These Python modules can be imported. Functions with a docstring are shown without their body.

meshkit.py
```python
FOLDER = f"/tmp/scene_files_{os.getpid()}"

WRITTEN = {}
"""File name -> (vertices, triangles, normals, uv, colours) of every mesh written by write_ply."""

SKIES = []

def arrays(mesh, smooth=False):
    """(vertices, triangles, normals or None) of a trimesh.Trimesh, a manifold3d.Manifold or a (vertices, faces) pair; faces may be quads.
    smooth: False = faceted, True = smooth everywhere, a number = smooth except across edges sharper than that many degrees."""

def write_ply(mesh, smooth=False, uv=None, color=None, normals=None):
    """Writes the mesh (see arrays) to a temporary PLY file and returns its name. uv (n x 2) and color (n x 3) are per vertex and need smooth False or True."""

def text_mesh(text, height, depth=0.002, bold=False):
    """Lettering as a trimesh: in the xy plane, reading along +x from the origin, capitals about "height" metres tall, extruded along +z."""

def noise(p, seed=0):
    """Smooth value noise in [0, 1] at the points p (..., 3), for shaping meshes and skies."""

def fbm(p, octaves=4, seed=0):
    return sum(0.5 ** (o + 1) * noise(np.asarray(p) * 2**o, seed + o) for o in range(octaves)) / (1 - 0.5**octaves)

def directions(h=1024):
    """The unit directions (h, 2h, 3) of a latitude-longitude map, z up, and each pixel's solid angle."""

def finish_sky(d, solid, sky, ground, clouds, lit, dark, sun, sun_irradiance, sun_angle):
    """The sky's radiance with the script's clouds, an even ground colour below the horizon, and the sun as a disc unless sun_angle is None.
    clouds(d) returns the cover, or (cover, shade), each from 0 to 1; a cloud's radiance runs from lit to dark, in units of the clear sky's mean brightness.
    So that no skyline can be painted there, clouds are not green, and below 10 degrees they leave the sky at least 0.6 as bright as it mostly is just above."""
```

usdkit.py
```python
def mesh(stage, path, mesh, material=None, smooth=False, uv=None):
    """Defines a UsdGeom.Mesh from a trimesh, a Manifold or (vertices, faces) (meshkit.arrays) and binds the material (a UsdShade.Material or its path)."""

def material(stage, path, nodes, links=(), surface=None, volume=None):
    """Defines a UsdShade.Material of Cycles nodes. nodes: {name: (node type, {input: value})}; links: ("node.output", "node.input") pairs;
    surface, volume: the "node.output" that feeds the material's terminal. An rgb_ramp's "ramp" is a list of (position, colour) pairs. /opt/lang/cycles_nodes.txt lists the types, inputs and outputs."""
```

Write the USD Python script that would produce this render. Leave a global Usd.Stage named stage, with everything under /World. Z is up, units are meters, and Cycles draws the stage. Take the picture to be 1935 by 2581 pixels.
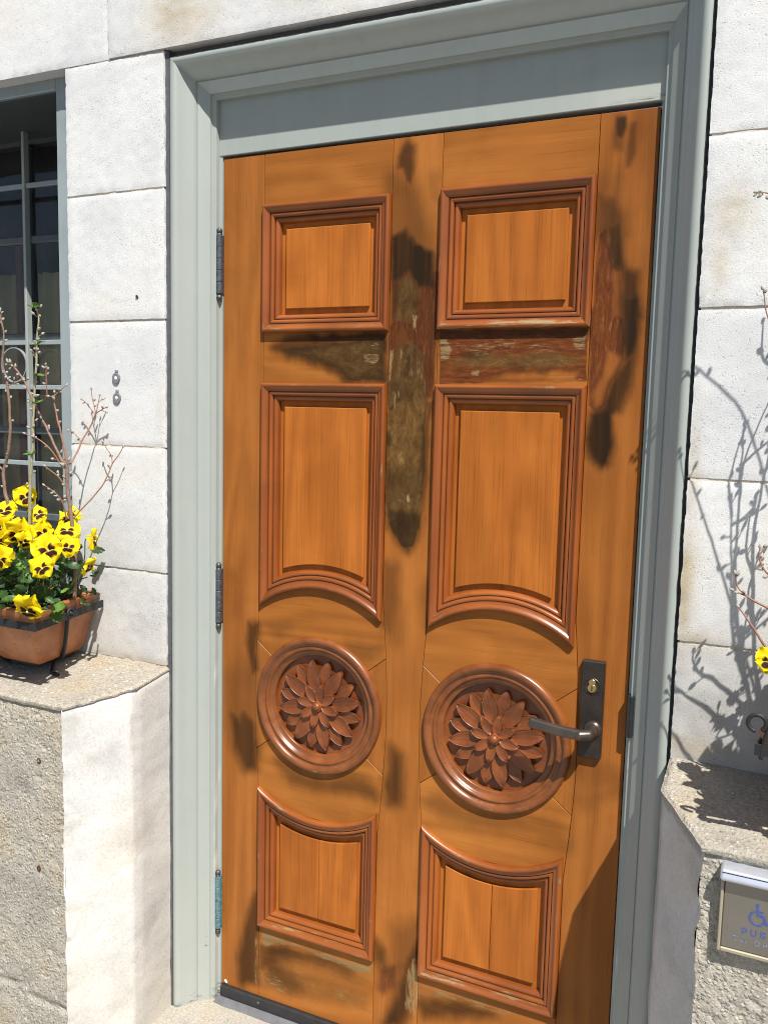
import math
import numpy as np
import trimesh
import shapely
from shapely.geometry import Polygon, Point, box as sbox
from scipy.spatial import Delaunay
import meshkit
import usdkit
from meshkit import noise, fbm
from pxr import Usd, UsdGeom, UsdLux, UsdShade, Gf, Sdf, Vt

# ---------------------------------------------------------------- stage, camera, light
stage = Usd.Stage.CreateInMemory()
UsdGeom.SetStageUpAxis(stage, "Z")
UsdGeom.SetStageMetersPerUnit(stage, 1.0)
UsdGeom.Xform.Define(stage, "/World")
UsdGeom.Scope.Define(stage, "/World/Looks")

EXPOSURE = 0.70
SKY_STRENGTH = 0.062
SUN_INTENSITY = 1.15
# x runs right along the wall, y into the building, z up; the door's face is the plane y = 0
CAM_POS = (1.2157, -1.7158, 1.4508)
CAM_YAW, CAM_PITCH, CAM_ROLL = 0.4374, 0.0929, 0.0695
FOCAL_OVER_WIDTH = 2199.28 / 1935.0
SUN_TO = np.array([0.90, -1.0, 1.92])          # towards the sun

from scipy.spatial.transform import Rotation
RM = Rotation.from_euler("YXZ", [CAM_YAW, CAM_PITCH, CAM_ROLL]).as_matrix()
def cam_axis(r):                                # (right, down, forward) triples to world
    return np.array([r[0], r[2], -r[1]])
right, down, fwd = (cam_axis(RM[i]) for i in range(3))
cam = UsdGeom.Camera.Define(stage, "/World/camera")
M = np.eye(4)
M[0, :3], M[1, :3], M[2, :3], M[3, :3] = right, -down, -fwd, CAM_POS
cam.AddTransformOp().Set(Gf.Matrix4d(*M.ravel().tolist()))
cam.CreateHorizontalApertureAttr(36.0)
cam.CreateFocalLengthAttr(36.0 * FOCAL_OVER_WIDTH)
cam.CreateExposureAttr(EXPOSURE)
cam.CreateClippingRangeAttr(Gf.Vec2f(0.05, 10000.0))

s = SUN_TO / np.linalg.norm(SUN_TO)
usdkit.material(stage, "/World/Looks/sky_look", {
    "sky": ("sky_texture", {"sky_type": "single_scattering", "sun_disc": False, "sun_elevation": float(math.asin(s[2])), "sun_rotation": float(math.atan2(s[0], s[1]))}),
    "bg": ("background_shader", {"strength": SKY_STRENGTH})}, [("sky.color", "bg.color")], surface="bg.background")
dome = UsdLux.DomeLight.Define(stage, "/World/sky")
UsdShade.MaterialBindingAPI.Apply(dome.GetPrim()).Bind(UsdShade.Material.Get(stage, "/World/Looks/sky_look"))
dome.GetPrim().SetCustomDataByKey("kind", "structure")
sun = UsdLux.DistantLight.Define(stage, "/World/sun")
sun.CreateIntensityAttr(SUN_INTENSITY)
sun.CreateAngleAttr(0.53)
sun.CreateNormalizeAttr(True)
sun.CreateColorAttr(Gf.Vec3f(1.0, 0.965, 0.915))
zx = s; xx = np.cross([0, 0, 1.0], zx); xx /= np.linalg.norm(xx); yx = np.cross(zx, xx)
L = np.eye(4); L[0, :3], L[1, :3], L[2, :3] = xx, yx, zx
sun.AddTransformOp().Set(Gf.Matrix4d(*L.ravel().tolist()))

rng = np.random.default_rng(11)

# ---------------------------------------------------------------- naming, prims
_used = {}
def fresh(parent, name):
    k = _used.get((parent, name), 0)
    _used[(parent, name)] = k + 1
    return f"{parent}/{name}" if k == 0 else f"{parent}/{name}_{k:03d}"

class Node:
    def __init__(self, path, base):
        self.path, self.base = path, np.asarray(base, float)

def tag(path, label=None, category=None, group=None, kind=None):
    p = stage.GetPrimAtPath(path)
    for k, v in (("label", label), ("category", category), ("group", group), ("kind", kind)):
        if v: p.SetCustomDataByKey(k, v)

def thing(name, base, label=None, category=None, group=None, kind=None):
    path = fresh("/World", name)
    x = UsdGeom.Xform.Define(stage, path)
    x.AddTranslateOp().Set(Gf.Vec3d(*map(float, base)))
    tag(path, label, category, group, kind)
    return Node(path, base)

def holder(parent, name, label=None):
    path = fresh(parent.path, name)
    UsdGeom.Xform.Define(stage, path)
    if label: tag(path, label)
    return Node(path, parent.base)

MATS = {}
def put(parent, name, m, mat, smooth=False, attrs=None, label=None, top=None):
    """One Mesh prim from world-space geometry; attrs(v) -> {primvar: (n,3)}"""
    path = fresh(parent.path if parent else "/World", name)
    base = parent.base if parent else np.zeros(3)
    v, f, n = meshkit.arrays(m, smooth)
    g = UsdGeom.Mesh.Define(stage, path)
    g.CreatePointsAttr(Vt.Vec3fArray.FromNumpy((v - base).astype(np.float32)))
    g.CreateFaceVertexCountsAttr(Vt.IntArray.FromNumpy(np.full(len(f), 3, np.int32)))
    g.CreateFaceVertexIndicesAttr(Vt.IntArray.FromNumpy(f.astype(np.int32).ravel()))
    g.CreateSubdivisionSchemeAttr("none")
    if n is not None:
        g.CreateNormalsAttr(Vt.Vec3fArray.FromNumpy(n.astype(np.float32)))
        g.SetNormalsInterpolation("vertex")
    if attrs is not None:
        for k, a in attrs(v).items():
            UsdGeom.PrimvarsAPI(g).CreatePrimvar(k, Sdf.ValueTypeNames.Color3fArray, "vertex").Set(Vt.Vec3fArray.FromNumpy(np.ascontiguousarray(a, np.float32)))
    UsdShade.MaterialBindingAPI.Apply(g.GetPrim()).Bind(UsdShade.Material.Get(stage, MATS.get(mat, f"/World/Looks/{mat}")))
    if label: tag(path, label)
    if top: tag(path, **top)
    return Node(path, base)

# ---------------------------------------------------------------- geometry helpers
def cat(*ms):
    ms = [m for m in ms if m is not None]
    vs, fs, k = [], [], 0
    for m in ms:
        v, f = (m.vertices, m.faces) if hasattr(m, "faces") else m
        vs.append(np.asarray(v, float)); fs.append(np.asarray(f, int) + k); k += len(v)
    return np.vstack(vs), np.vstack(fs)

def grid_faces(nu, nv, flip=False):
    i, j = np.meshgrid(np.arange(nu - 1), np.arange(nv - 1), indexing="ij")
    a = (i * nv + j).ravel(); b = a + 1; c = a + nv; d = c + 1
    f = np.vstack([np.stack([a, c, d], 1), np.stack([a, d, b], 1)])
    return f[:, ::-1] if flip else f

def bx(x0, x1, y0, y1, z0, z1, c=0.0):
    """box, edges chamfered by c"""
    if c <= 0:
        m = trimesh.creation.box([x1 - x0, y1 - y0, z1 - z0]); m.apply_translation([(x0 + x1) / 2, (y0 + y1) / 2, (z0 + z1) / 2]); return m
    P = []
    for X, Y, Z in ((0, 1, 1), (1, 0, 1), (1, 1, 0)):
        for a in (x0 + c * X, x1 - c * X):
            for b in (y0 + c * Y, y1 - c * Y):
                for d in (z0 + c * Z, z1 - c * Z): P.append((a, b, d))
    return trimesh.convex.convex_hull(np.array(P))

def inset_ring(c, d, interior):
    """every vertex of the closed ring c moved d into the plate along its mitre"""
    e = np.roll(c, -1, 0) - c; e /= np.maximum(np.linalg.norm(e, axis=1, keepdims=True), 1e-12)
    n = np.stack([-e[:, 1], e[:, 0]], 1)                  # left of travel
    m = n + np.roll(n, 1, 0); k = (m * n).sum(1, keepdims=True)
    return c + d * m / np.maximum(k, 0.35)

def face_mesh(poly, y, h, bevel=0.0012):
    """grid-triangulated plate in the x-z plane at depth y facing -y, with a true bevel round its border"""
    poly = shapely.geometry.polygon.orient(poly.segmentize(h), 1.0)      # outside counter-clockwise, holes clockwise: the plate is on the left
    out, rings = [], []
    for r in [poly.exterior, *poly.interiors]:
        c = np.array(r.coords)[:-1]
        keep = np.linalg.norm(c - np.roll(c, 1, 0), axis=1) > 1e-6; c = c[keep]
        q = inset_ring(c, max(bevel, 1e-5), False); rings.append(q)
        if bevel > 0:
            n = len(c); i = np.arange(n); j = (i + 1) % n
            v = np.vstack([np.stack([c[:, 0], np.full(n, y + bevel), c[:, 1]], 1), np.stack([q[:, 0], np.full(n, y), q[:, 1]], 1)])
            out.append((v, np.vstack([np.stack([i, j, i + n], 1), np.stack([j, j + n, i + n], 1)])))
    inner = Polygon(rings[0], rings[1:]).buffer(0)
    P = [q for q in rings]
    x0, z0, x1, z1 = poly.bounds
    gx, gz = np.meshgrid(np.arange(x0 + h / 2, x1, h), np.arange(z0 + h / 2, z1, h))
    q = np.stack([gx.ravel(), gz.ravel()], 1)
    core = inner.buffer(-h * 0.5)
    if not core.is_empty:
        P.append(q[shapely.contains_xy(core, q[:, 0], q[:, 1])])
    P = np.vstack(P)
    _, keep = np.unique(np.round(P, 6), axis=0, return_index=True); P = P[keep]
    t = Delaunay(P).simplices
    ce = P[t].mean(1)
    t = t[shapely.contains_xy(inner, ce[:, 0], ce[:, 1])]
    a = P[t]
    ar = (a[:, 1, 0] - a[:, 0, 0]) * (a[:, 2, 1] - a[:, 0, 1]) - (a[:, 1, 1] - a[:, 0, 1]) * (a[:, 2, 0] - a[:, 0, 0])
    t = t[np.abs(ar) > 1e-11]; ar = ar[np.abs(ar) > 1e-11]
    t[ar < 0] = t[ar < 0][:, ::-1]                       # counter-clockwise in x-z seen from -y
    out.append((np.stack([P[:, 0], np.full(len(P), y), P[:, 1]], 1), t))
    return cat(*out)

def slab(poly, y0, y1, h=0.006, bevel=0.0012):
    """plate with a fine front at y0 and side walls back to y1"""
    parts = [face_mesh(poly, y0, h, bevel)]
    for r in [poly.exterior, *poly.interiors]:
        c = np.array(r.segmentize(h * 3).coords)
        n = len(c)
        v = np.vstack([np.stack([c[:, 0], np.full(n, y0 + bevel), c[:, 1]], 1), np.stack([c[:, 0], np.full(n, y1), c[:, 1]], 1)])
        i = np.arange(n - 1)
        f = np.vstack([np.stack([i, i + n, i + 1], 1), np.stack([i + 1, i + n, i + n + 1], 1)])
        parts.append((v, f))
    return cat(*parts)

def tube(pts, rad, n=8, cap=True):
    pts = np.asarray(pts, float); k = len(pts)
    rad = np.broadcast_to(np.asarray(rad, float), (k,))
    t = np.gradient(pts, axis=0); t /= np.maximum(np.linalg.norm(t, axis=1, keepdims=True), 1e-9)
    up = np.array([0.3, 0.9, 0.1]); 
    if abs(t[0] @ up) > 0.9 * np.linalg.norm(up): up = np.array([1.0, 0, 0])
    u = np.cross(t[0], up); u /= np.linalg.norm(u)
    V = []
    for i in range(k):
        u = u - t[i] * (u @ t[i]); u /= max(np.linalg.norm(u), 1e-9)
        w = np.cross(t[i], u)
        a = np.arange(n) * 2 * np.pi / n
        V.append(pts[i] + rad[i] * (np.cos(a)[:, None] * u + np.sin(a)[:, None] * w))
    V = np.vstack(V); F = []
    for i in range(k - 1):
        for j in range(n):
            a, b = i * n + j, i * n + (j + 1) % n
            F += [(a, b, b + n), (a, b + n, a + n)]
    if cap:
        V = np.vstack([V, pts[0], pts[-1]])
        for j in range(n):
            F += [(k * n, (j + 1) % n, j), (k * n + 1, (k - 1) * n + j, (k - 1) * n + (j + 1) % n)]
    return V, np.array(F)

def smooth_path(p, n):
    """Catmull-Rom through the points, n points"""
    p = np.asarray(p, float)
    if len(p) < 3:
        return np.array([p[0] + (p[-1] - p[0]) * q for q in np.linspace(0, 1, n)])
    q = np.vstack([2 * p[0] - p[1], p, 2 * p[-1] - p[-2]])
    out = []
    for s_ in np.linspace(0, len(p) - 1 - 1e-9, n):
        i = int(s_); t = s_ - i
        a, b, c, d = q[i], q[i + 1], q[i + 2], q[i + 3]
        out.append(0.5 * (2 * b + (c - a) * t + (2 * a - 5 * b + 4 * c - d) * t * t + (3 * b - a - 3 * c + d) * t ** 3))
    return np.array(out)

def lathe(profile, center, axis="z", n=48):
    """profile (r, h) revolved; axis 'z': h up; axis 'y': h towards -y"""
    pr = np.asarray(profile, float); k = len(pr)
    a = np.arange(n) * 2 * np.pi / n
    r, h = pr[:, 0][:, None], pr[:, 1][:, None]
    X, Y, Z = r * np.cos(a), r * np.sin(a), np.broadcast_to(h, (k, n))
    V = np.stack([X, Y, Z], -1).reshape(-1, 3)
    if axis == "y":
        V = np.stack([V[:, 0], -V[:, 2], V[:, 1]], 1)
    F = []
    for i in range(k - 1):
        for j in range(n):
            p, q = i * n + j, i * n + (j + 1) % n
            F += [(p, q, q + n), (p, q + n, p + n)]
    return V + np.asarray(center), np.array(F)

def hullballs(spheres, sub=2):
    """convex hull of balls (x, y, z, r)"""
    ico = trimesh.creation.icosphere(sub)
    return trimesh.convex.convex_hull(np.vstack([ico.vertices * q[3] + np.array(q[:3]) for q in spheres]))

def smoothstep(a, b, x):
    t = np.clip((x - a) / (b - a), 0, 1)
    return t * t * (3 - 2 * t)

# ---------------------------------------------------------------- materials
def mat(name, nodes, links, surface="p.BSDF"):
    nodes = {k: (t, {"clamp": True, **i}) if t == "map_range" else (t, i) for k, (t, i) in nodes.items()}
    usdkit.material(stage, f"/World/Looks/{name}", nodes, links, surface=surface)

def plain(name, color, rough=0.5, metal=0.0, var=0.12, scale=30.0, bump=0.0, bscale=200.0, spec=0.5, extra=None):
    c = np.array(color)
    mat(name, {"g": ("geometry", {}), "n": ("noise_texture", {"scale": scale, "detail": 5, "roughness": 0.6}),
               "r": ("rgb_ramp", {"ramp": [(0.25, c * (1 - var)), (0.75, np.minimum(c * (1 + var), 0.95))]}),
               "n2": ("noise_texture", {"scale": bscale, "detail": 3}),
               "b": ("bump", {"strength": bump, "distance": 0.002}),
               "p": ("principled_bsdf", {"roughness": rough, "metallic": metal, "specular_ior_level": spec, **(extra or {})})},
        [("g.position", "n.vector"), ("n.fac", "r.fac"), ("r.color", "p.base_color"), ("g.position", "n2.vector"), ("n2.fac", "b.height"), ("b.normal", "p.normal")])

def wood(name, c0, c1, c2, grain, rough=0.36, pore=0.20, spec=0.14):
    """varnished wood; grain 'z', 'x' or 'r'. Reads the primvars wear (dark, bleached, red) and wear2 (weathered, fresh, dust)."""
    sc = {"z": (42.0, 42.0, 1.5), "x": (1.5, 42.0, 42.0), "r": (25.0, 25.0, 25.0)}[grain]
    sp = {"z": (480.0, 480.0, 7.0), "x": (7.0, 480.0, 480.0), "r": (260.0, 260.0, 260.0)}[grain]
    sb = {"z": (5.0, 5.0, 1.3), "x": (1.3, 5.0, 5.0), "r": (6.0, 6.0, 6.0)}[grain]
    sw = {"z": (9.0, 9.0, 1.1), "x": (1.1, 9.0, 9.0), "r": (8.0, 8.0, 8.0)}[grain]
    sy = {"z": (48.0, 48.0, 24.0), "x": (24.0, 48.0, 48.0), "r": (40.0, 40.0, 40.0)}[grain]
    ss = {"z": (120.0, 120.0, 18.0), "x": (18.0, 120.0, 120.0), "r": (90.0, 90.0, 90.0)}[grain]
    N = {"g": ("geometry", {}),
         "m1": ("mapping", {"scale": sc}), "n1": ("noise_texture", {"scale": 1.0, "detail": 5, "roughness": 0.5, "distortion": 0.5}),
         "m2": ("mapping", {"scale": sp}), "n2": ("noise_texture", {"scale": 1.0, "detail": 2}),
         "m3": ("mapping", {"scale": sb, "location": (3.1, 1.7, 0.4)}), "n3": ("noise_texture", {"scale": 1.0, "detail": 3, "distortion": 1.2}),
         "m4": ("mapping", {"scale": ss}), "n4": ("noise_texture", {"scale": 1.35, "detail": 8, "roughness": 0.82}),
         "mix13": ("mix_float", {"fac": 0.5}),
         "ramp": ("rgb_ramp", {"ramp": [(0.25, c0), (0.5, c1), (0.78, c2)]}),
         "pr": ("map_range", {"from_min": 0.30, "from_max": 0.46, "to_min": 1.0 - pore, "to_max": 1.0}),
         "prc": ("combine_color", {}),
         "pm": ("mix_color", {"blend_type": "multiply", "fac": 1.0}),
         # board-to-board and cloudy differences, growth-ring figure
         "oi": ("object_info", {}), "om": ("map_range", {"to_min": 0.92, "to_max": 1.09}),
         "n5": ("noise_texture", {"scale": 7.5, "detail": 4, "roughness": 0.55, "distortion": 0.8}), "cm": ("map_range", {"from_min": 0.3, "from_max": 0.7, "to_min": 0.92, "to_max": 1.07}),
         "m6": ("mapping", {"scale": sw}), "n6": ("noise_texture", {"scale": 1.0, "detail": 1, "distortion": 0.3}), "fw": ("math", {"math_type": "multiply", "value2": 11.0}), "ff": ("math", {"math_type": "pingpong", "value2": 1.0}),
         "fm": ("map_range", {"range_type": "smoothstep", "from_min": 0.0, "from_max": 1.0, "to_min": 0.88, "to_max": 1.07}),
         "t1": ("math", {"math_type": "multiply"}), "t2": ("math", {"math_type": "multiply"}), "tc": ("combine_color", {}), "tg": ("math", {"math_type": "power", "value2": 1.08}), "tb": ("math", {"math_type": "power", "value2": 1.12}),
         "tm": ("mix_color", {"blend_type": "multiply", "fac": 1.0, "use_clamp": False}),
         "a1": ("attribute", {"attribute": "wear"}), "s1": ("separate_color", {}),
         "a2": ("attribute", {"attribute": "wear2"}), "s2": ("separate_color", {}),
         # red, bared wood
         "rn": ("math", {"math_type": "multiply_add", "value2": 1.0, "value3": -0.5}), "ra": ("math", {"math_type": "add"}),
         "rm": ("map_range", {"range_type": "smoothstep", "from_min": 0.12, "from_max": 0.80}),
         "rr": ("rgb_ramp", {"ramp": [(0.32, (0.045, 0.013, 0.005)), (0.5, (0.125, 0.035, 0.010)), (0.70, (0.25, 0.088, 0.022))]}),
         "rx": ("mix_color", {}),
         # weathered grey brown
         "wm": ("map_range", {"range_type": "smoothstep", "from_min": 0.2, "from_max": 0.7}), "wa": ("math", {"math_type": "add"}),
         "wn": ("math", {"math_type": "multiply_add", "value2": 0.5, "value3": -0.25}),
         "m7": ("mapping", {"scale": sy}), "n7": ("noise_texture", {"scale": 1.0, "detail": 9, "roughness": 0.76, "distortion": 0.5}),
         "wr": ("rgb_ramp", {"ramp": [(0.30, (0.042, 0.018, 0.0050)), (0.46, (0.098, 0.047, 0.0125)), (0.58, (0.150, 0.078, 0.0220)), (0.70, (0.27, 0.155, 0.055))]}),
         "wx": ("mix_color", {}),
         # dark stain
         "dr": ("map_range", {"from_min": 0.32, "from_max": 0.68, "to_min": 0.90, "to_max": 1.07}), "dm": ("math", {"math_type": "multiply", "use_clamp": True}), "dx": ("mix_color", {"b": (0.020, 0.0095, 0.0030)}),
         # bleached flakes
         "bn": ("math", {"math_type": "multiply_add", "value2": 3.4, "value3": -1.78}), "ba": ("math", {"math_type": "add"}),
         "bm": ("map_range", {"range_type": "smoothstep", "from_min": 0.40, "from_max": 0.85}),
         "br": ("rgb_ramp", {"ramp": [(0.3, (0.17, 0.105, 0.042)), (0.7, (0.29, 0.205, 0.098))]}),
         "bxm": ("mix_color", {}),
         "rg0": ("math", {"math_type": "maximum"}), "rg": ("math", {"math_type": "maximum"}), "rv": ("map_range", {"from_min": 0.3, "from_max": 0.7, "to_min": rough * 0.82, "to_max": rough * 1.3}), "rgr": ("map_range", {"from_min": 0.0, "from_max": 0.8, "to_max": 0.62}),
         "bp": ("bump", {"strength": 0.10, "distance": 0.001}),
         "p": ("principled_bsdf", {"specular_ior_level": spec})}
    K = [("g.position", "m1.vector"), ("m1.vector", "n1.vector"), ("g.position", "m2.vector"), ("m2.vector", "n2.vector"),
         ("g.position", "m3.vector"), ("m3.vector", "n3.vector"), ("g.position", "m4.vector"), ("m4.vector", "n4.vector"),
         ("n1.fac", "mix13.a"), ("n3.fac", "mix13.b"), ("mix13.result", "ramp.fac"),
         ("n2.fac", "pr.value"), ("pr.result", "prc.r"), ("pr.result", "prc.g"), ("pr.result", "prc.b"),
         ("ramp.color", "pm.a"), ("prc.color", "pm.b"),
         ("oi.random", "om.value"), ("g.position", "n5.vector"), ("n5.fac", "cm.value"), ("g.position", "m6.vector"), ("m6.vector", "n6.vector"), ("n6.fac", "fw.value1"), ("fw.value", "ff.value1"), ("ff.value", "fm.value"),
         ("om.result", "t1.value1"), ("cm.result", "t1.value2"), ("t1.value", "t2.value1"), ("fm.result", "t2.value2"), ("t2.value", "tc.r"), ("t2.value", "tg.value1"), ("tg.value", "tc.g"), ("t2.value", "tb.value1"), ("tb.value", "tc.b"),
         ("pm.result", "tm.a"), ("tc.color", "tm.b"),
         ("a1.color", "s1.color"), ("a2.color", "s2.color"),
         ("n4.fac", "rn.value1"), ("rn.value", "ra.value1"), ("s1.b", "ra.value2"), ("ra.value", "rm.value"), ("n4.fac", "rr.fac"),
         ("tm.result", "rx.a"), ("rr.color", "rx.b"), ("rm.result", "rx.fac"),
         ("n1.fac", "wn.value1"), ("wn.value", "wa.value1"), ("s2.r", "wa.value2"), ("wa.value", "wm.value"), ("g.position", "m7.vector"), ("m7.vector", "n7.vector"), ("n7.fac", "wr.fac"),
         ("rx.result", "wx.a"), ("wr.color", "wx.b"), ("wm.result", "wx.fac"),
         ("s1.r", "dm.value1"), ("n1.fac", "dr.value"), ("dr.result", "dm.value2"), ("dm.value", "dx.fac"), ("wx.result", "dx.a"),
         ("n4.fac", "bn.value1"), ("bn.value", "ba.value1"), ("s1.g", "ba.value2"), ("ba.value", "bm.value"), ("n1.fac", "br.fac"),
         ("dx.result", "bxm.a"), ("br.color", "bxm.b"), ("bm.result", "bxm.fac"),
         ("bxm.result", "p.base_color"),
         ("wm.result", "rg0.value1"), ("dm.value", "rg0.value2"), ("rg0.value", "rg.value1"), ("bm.result", "rg.value2"), ("rg.value", "rgr.value"), ("n5.fac", "rv.value"), ("rv.result", "rgr.to_min"), ("rgr.result", "p.roughness"),
         ("n4.fac", "bp.height"), ("bp.normal", "p.normal")]
    mat(name, N, K)

wood("stile_wood", (0.265, 0.086, 0.0165), (0.320, 0.109, 0.0215), (0.375, 0.138, 0.0295), "z")
wood("rail_wood", (0.275, 0.091, 0.0165), (0.330, 0.115, 0.0215), (0.385, 0.145, 0.0300), "x")
wood("field_wood", (0.320, 0.093, 0.0145), (0.380, 0.117, 0.0195), (0.440, 0.147, 0.0270), "z", rough=0.38, pore=0.24)
wood("moulding_wood_upright", (0.175, 0.042, 0.0075), (0.265, 0.069, 0.0120), (0.345, 0.103, 0.0195), "z", rough=0.30, spec=0.5)
wood("moulding_wood_level", (0.165, 0.042, 0.0085), (0.240, 0.066, 0.0125), (0.320, 0.102, 0.021), "x", rough=0.30, spec=0.5)
wood("carved_wood", (0.115, 0.031, 0.0085), (0.185, 0.050, 0.0125), (0.265, 0.078, 0.020), "r", rough=0.30, spec=0.5)
wood("ring_wood", (0.120, 0.034, 0.0080), (0.185, 0.055, 0.0125), (0.255, 0.083, 0.020), "r", rough=0.26, spec=0.6)

def stone(name, c0, c1, c2, speck=0.5, pit=0.5, tan=0.35, scale=420.0, bdist=0.0025, bump=0.28):
    mat(name, {"g": ("geometry", {}),
               "n1": ("noise_texture", {"scale": scale, "detail": 3, "roughness": 0.7}),
               "r1": ("rgb_ramp", {"ramp": [(0.30, c0), (0.46, c1), (0.7, c2)]}),
               "n2": ("noise_texture", {"scale": 4.5, "detail": 4, "roughness": 0.6}),
               "r2": ("rgb_ramp", {"ramp": [(0.35, (0.88, 0.885, 0.90)), (0.55, (1, 1, 1)), (0.75, (1.0, 1 - 0.12 * tan, 1 - 0.27 * tan))]}),
               "m2": ("mix_color", {"blend_type": "multiply", "fac": 1.0}),
               "v": ("noise_texture", {"scale": 260.0, "detail": 2, "roughness": 0.5}),
               "n3": ("noise_texture", {"scale": 14.0, "detail": 2}),
               "va": ("math", {"math_type": "multiply_add", "value2": 0.25}),
               "vr": ("map_range", {"range_type": "smoothstep", "from_min": 0.76, "from_max": 0.86, "to_min": 0.0, "to_max": 1.0}),
               "pc": ("mix_color", {"blend_type": "multiply", "b": (1 - pit, 1 - pit, 1 - pit * 0.95)}),
               "a": ("attribute", {"attribute": "dirt"}), "sa": ("separate_color", {}),
               "dx": ("mix_color", {"blend_type": "multiply", "b": (0.74, 0.62, 0.44)}),
               "dy": ("mix_color", {"blend_type": "multiply", "b": (0.60, 0.575, 0.545)}),
               "hb": ("math", {"math_type": "multiply_add", "value2": -1.6}),
               "b": ("bump", {"strength": bump, "distance": bdist}),
               "p": ("principled_bsdf", {"roughness": 0.85, "specular_ior_level": 0.25})},
        [("g.position", "n1.vector"), ("g.position", "n2.vector"), ("g.position", "n3.vector"), ("g.position", "v.vector"),
         ("n1.fac", "r1.fac"), ("n2.fac", "r2.fac"), ("r1.color", "m2.a"), ("r2.color", "m2.b"),
         ("n3.fac", "va.value1"), ("v.fac", "va.value3"), ("va.value", "vr.value"), ("m2.result", "pc.a"), ("vr.result", "pc.fac"),
         ("a.color", "sa.color"), ("pc.result", "dx.a"), ("sa.r", "dx.fac"), ("dx.result", "dy.a"), ("sa.g", "dy.fac"), ("dy.result", "p.base_color"),
         ("vr.result", "hb.value1"), ("n1.fac", "hb.value3"), ("hb.value", "b.height"), ("b.normal", "p.normal")])

stone("granite", (0.52, 0.52, 0.515), (0.63, 0.63, 0.615), (0.70, 0.695, 0.68), pit=0.26)
stone("white_render", (0.55, 0.54, 0.51), (0.635, 0.625, 0.59), (0.70, 0.69, 0.66), pit=0.12, scale=160.0, tan=0.6, bdist=0.002)
stone("mortar", (0.44, 0.39, 0.31), (0.56, 0.50, 0.41), (0.64, 0.58, 0.49), pit=0.2, scale=500.0)

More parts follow.
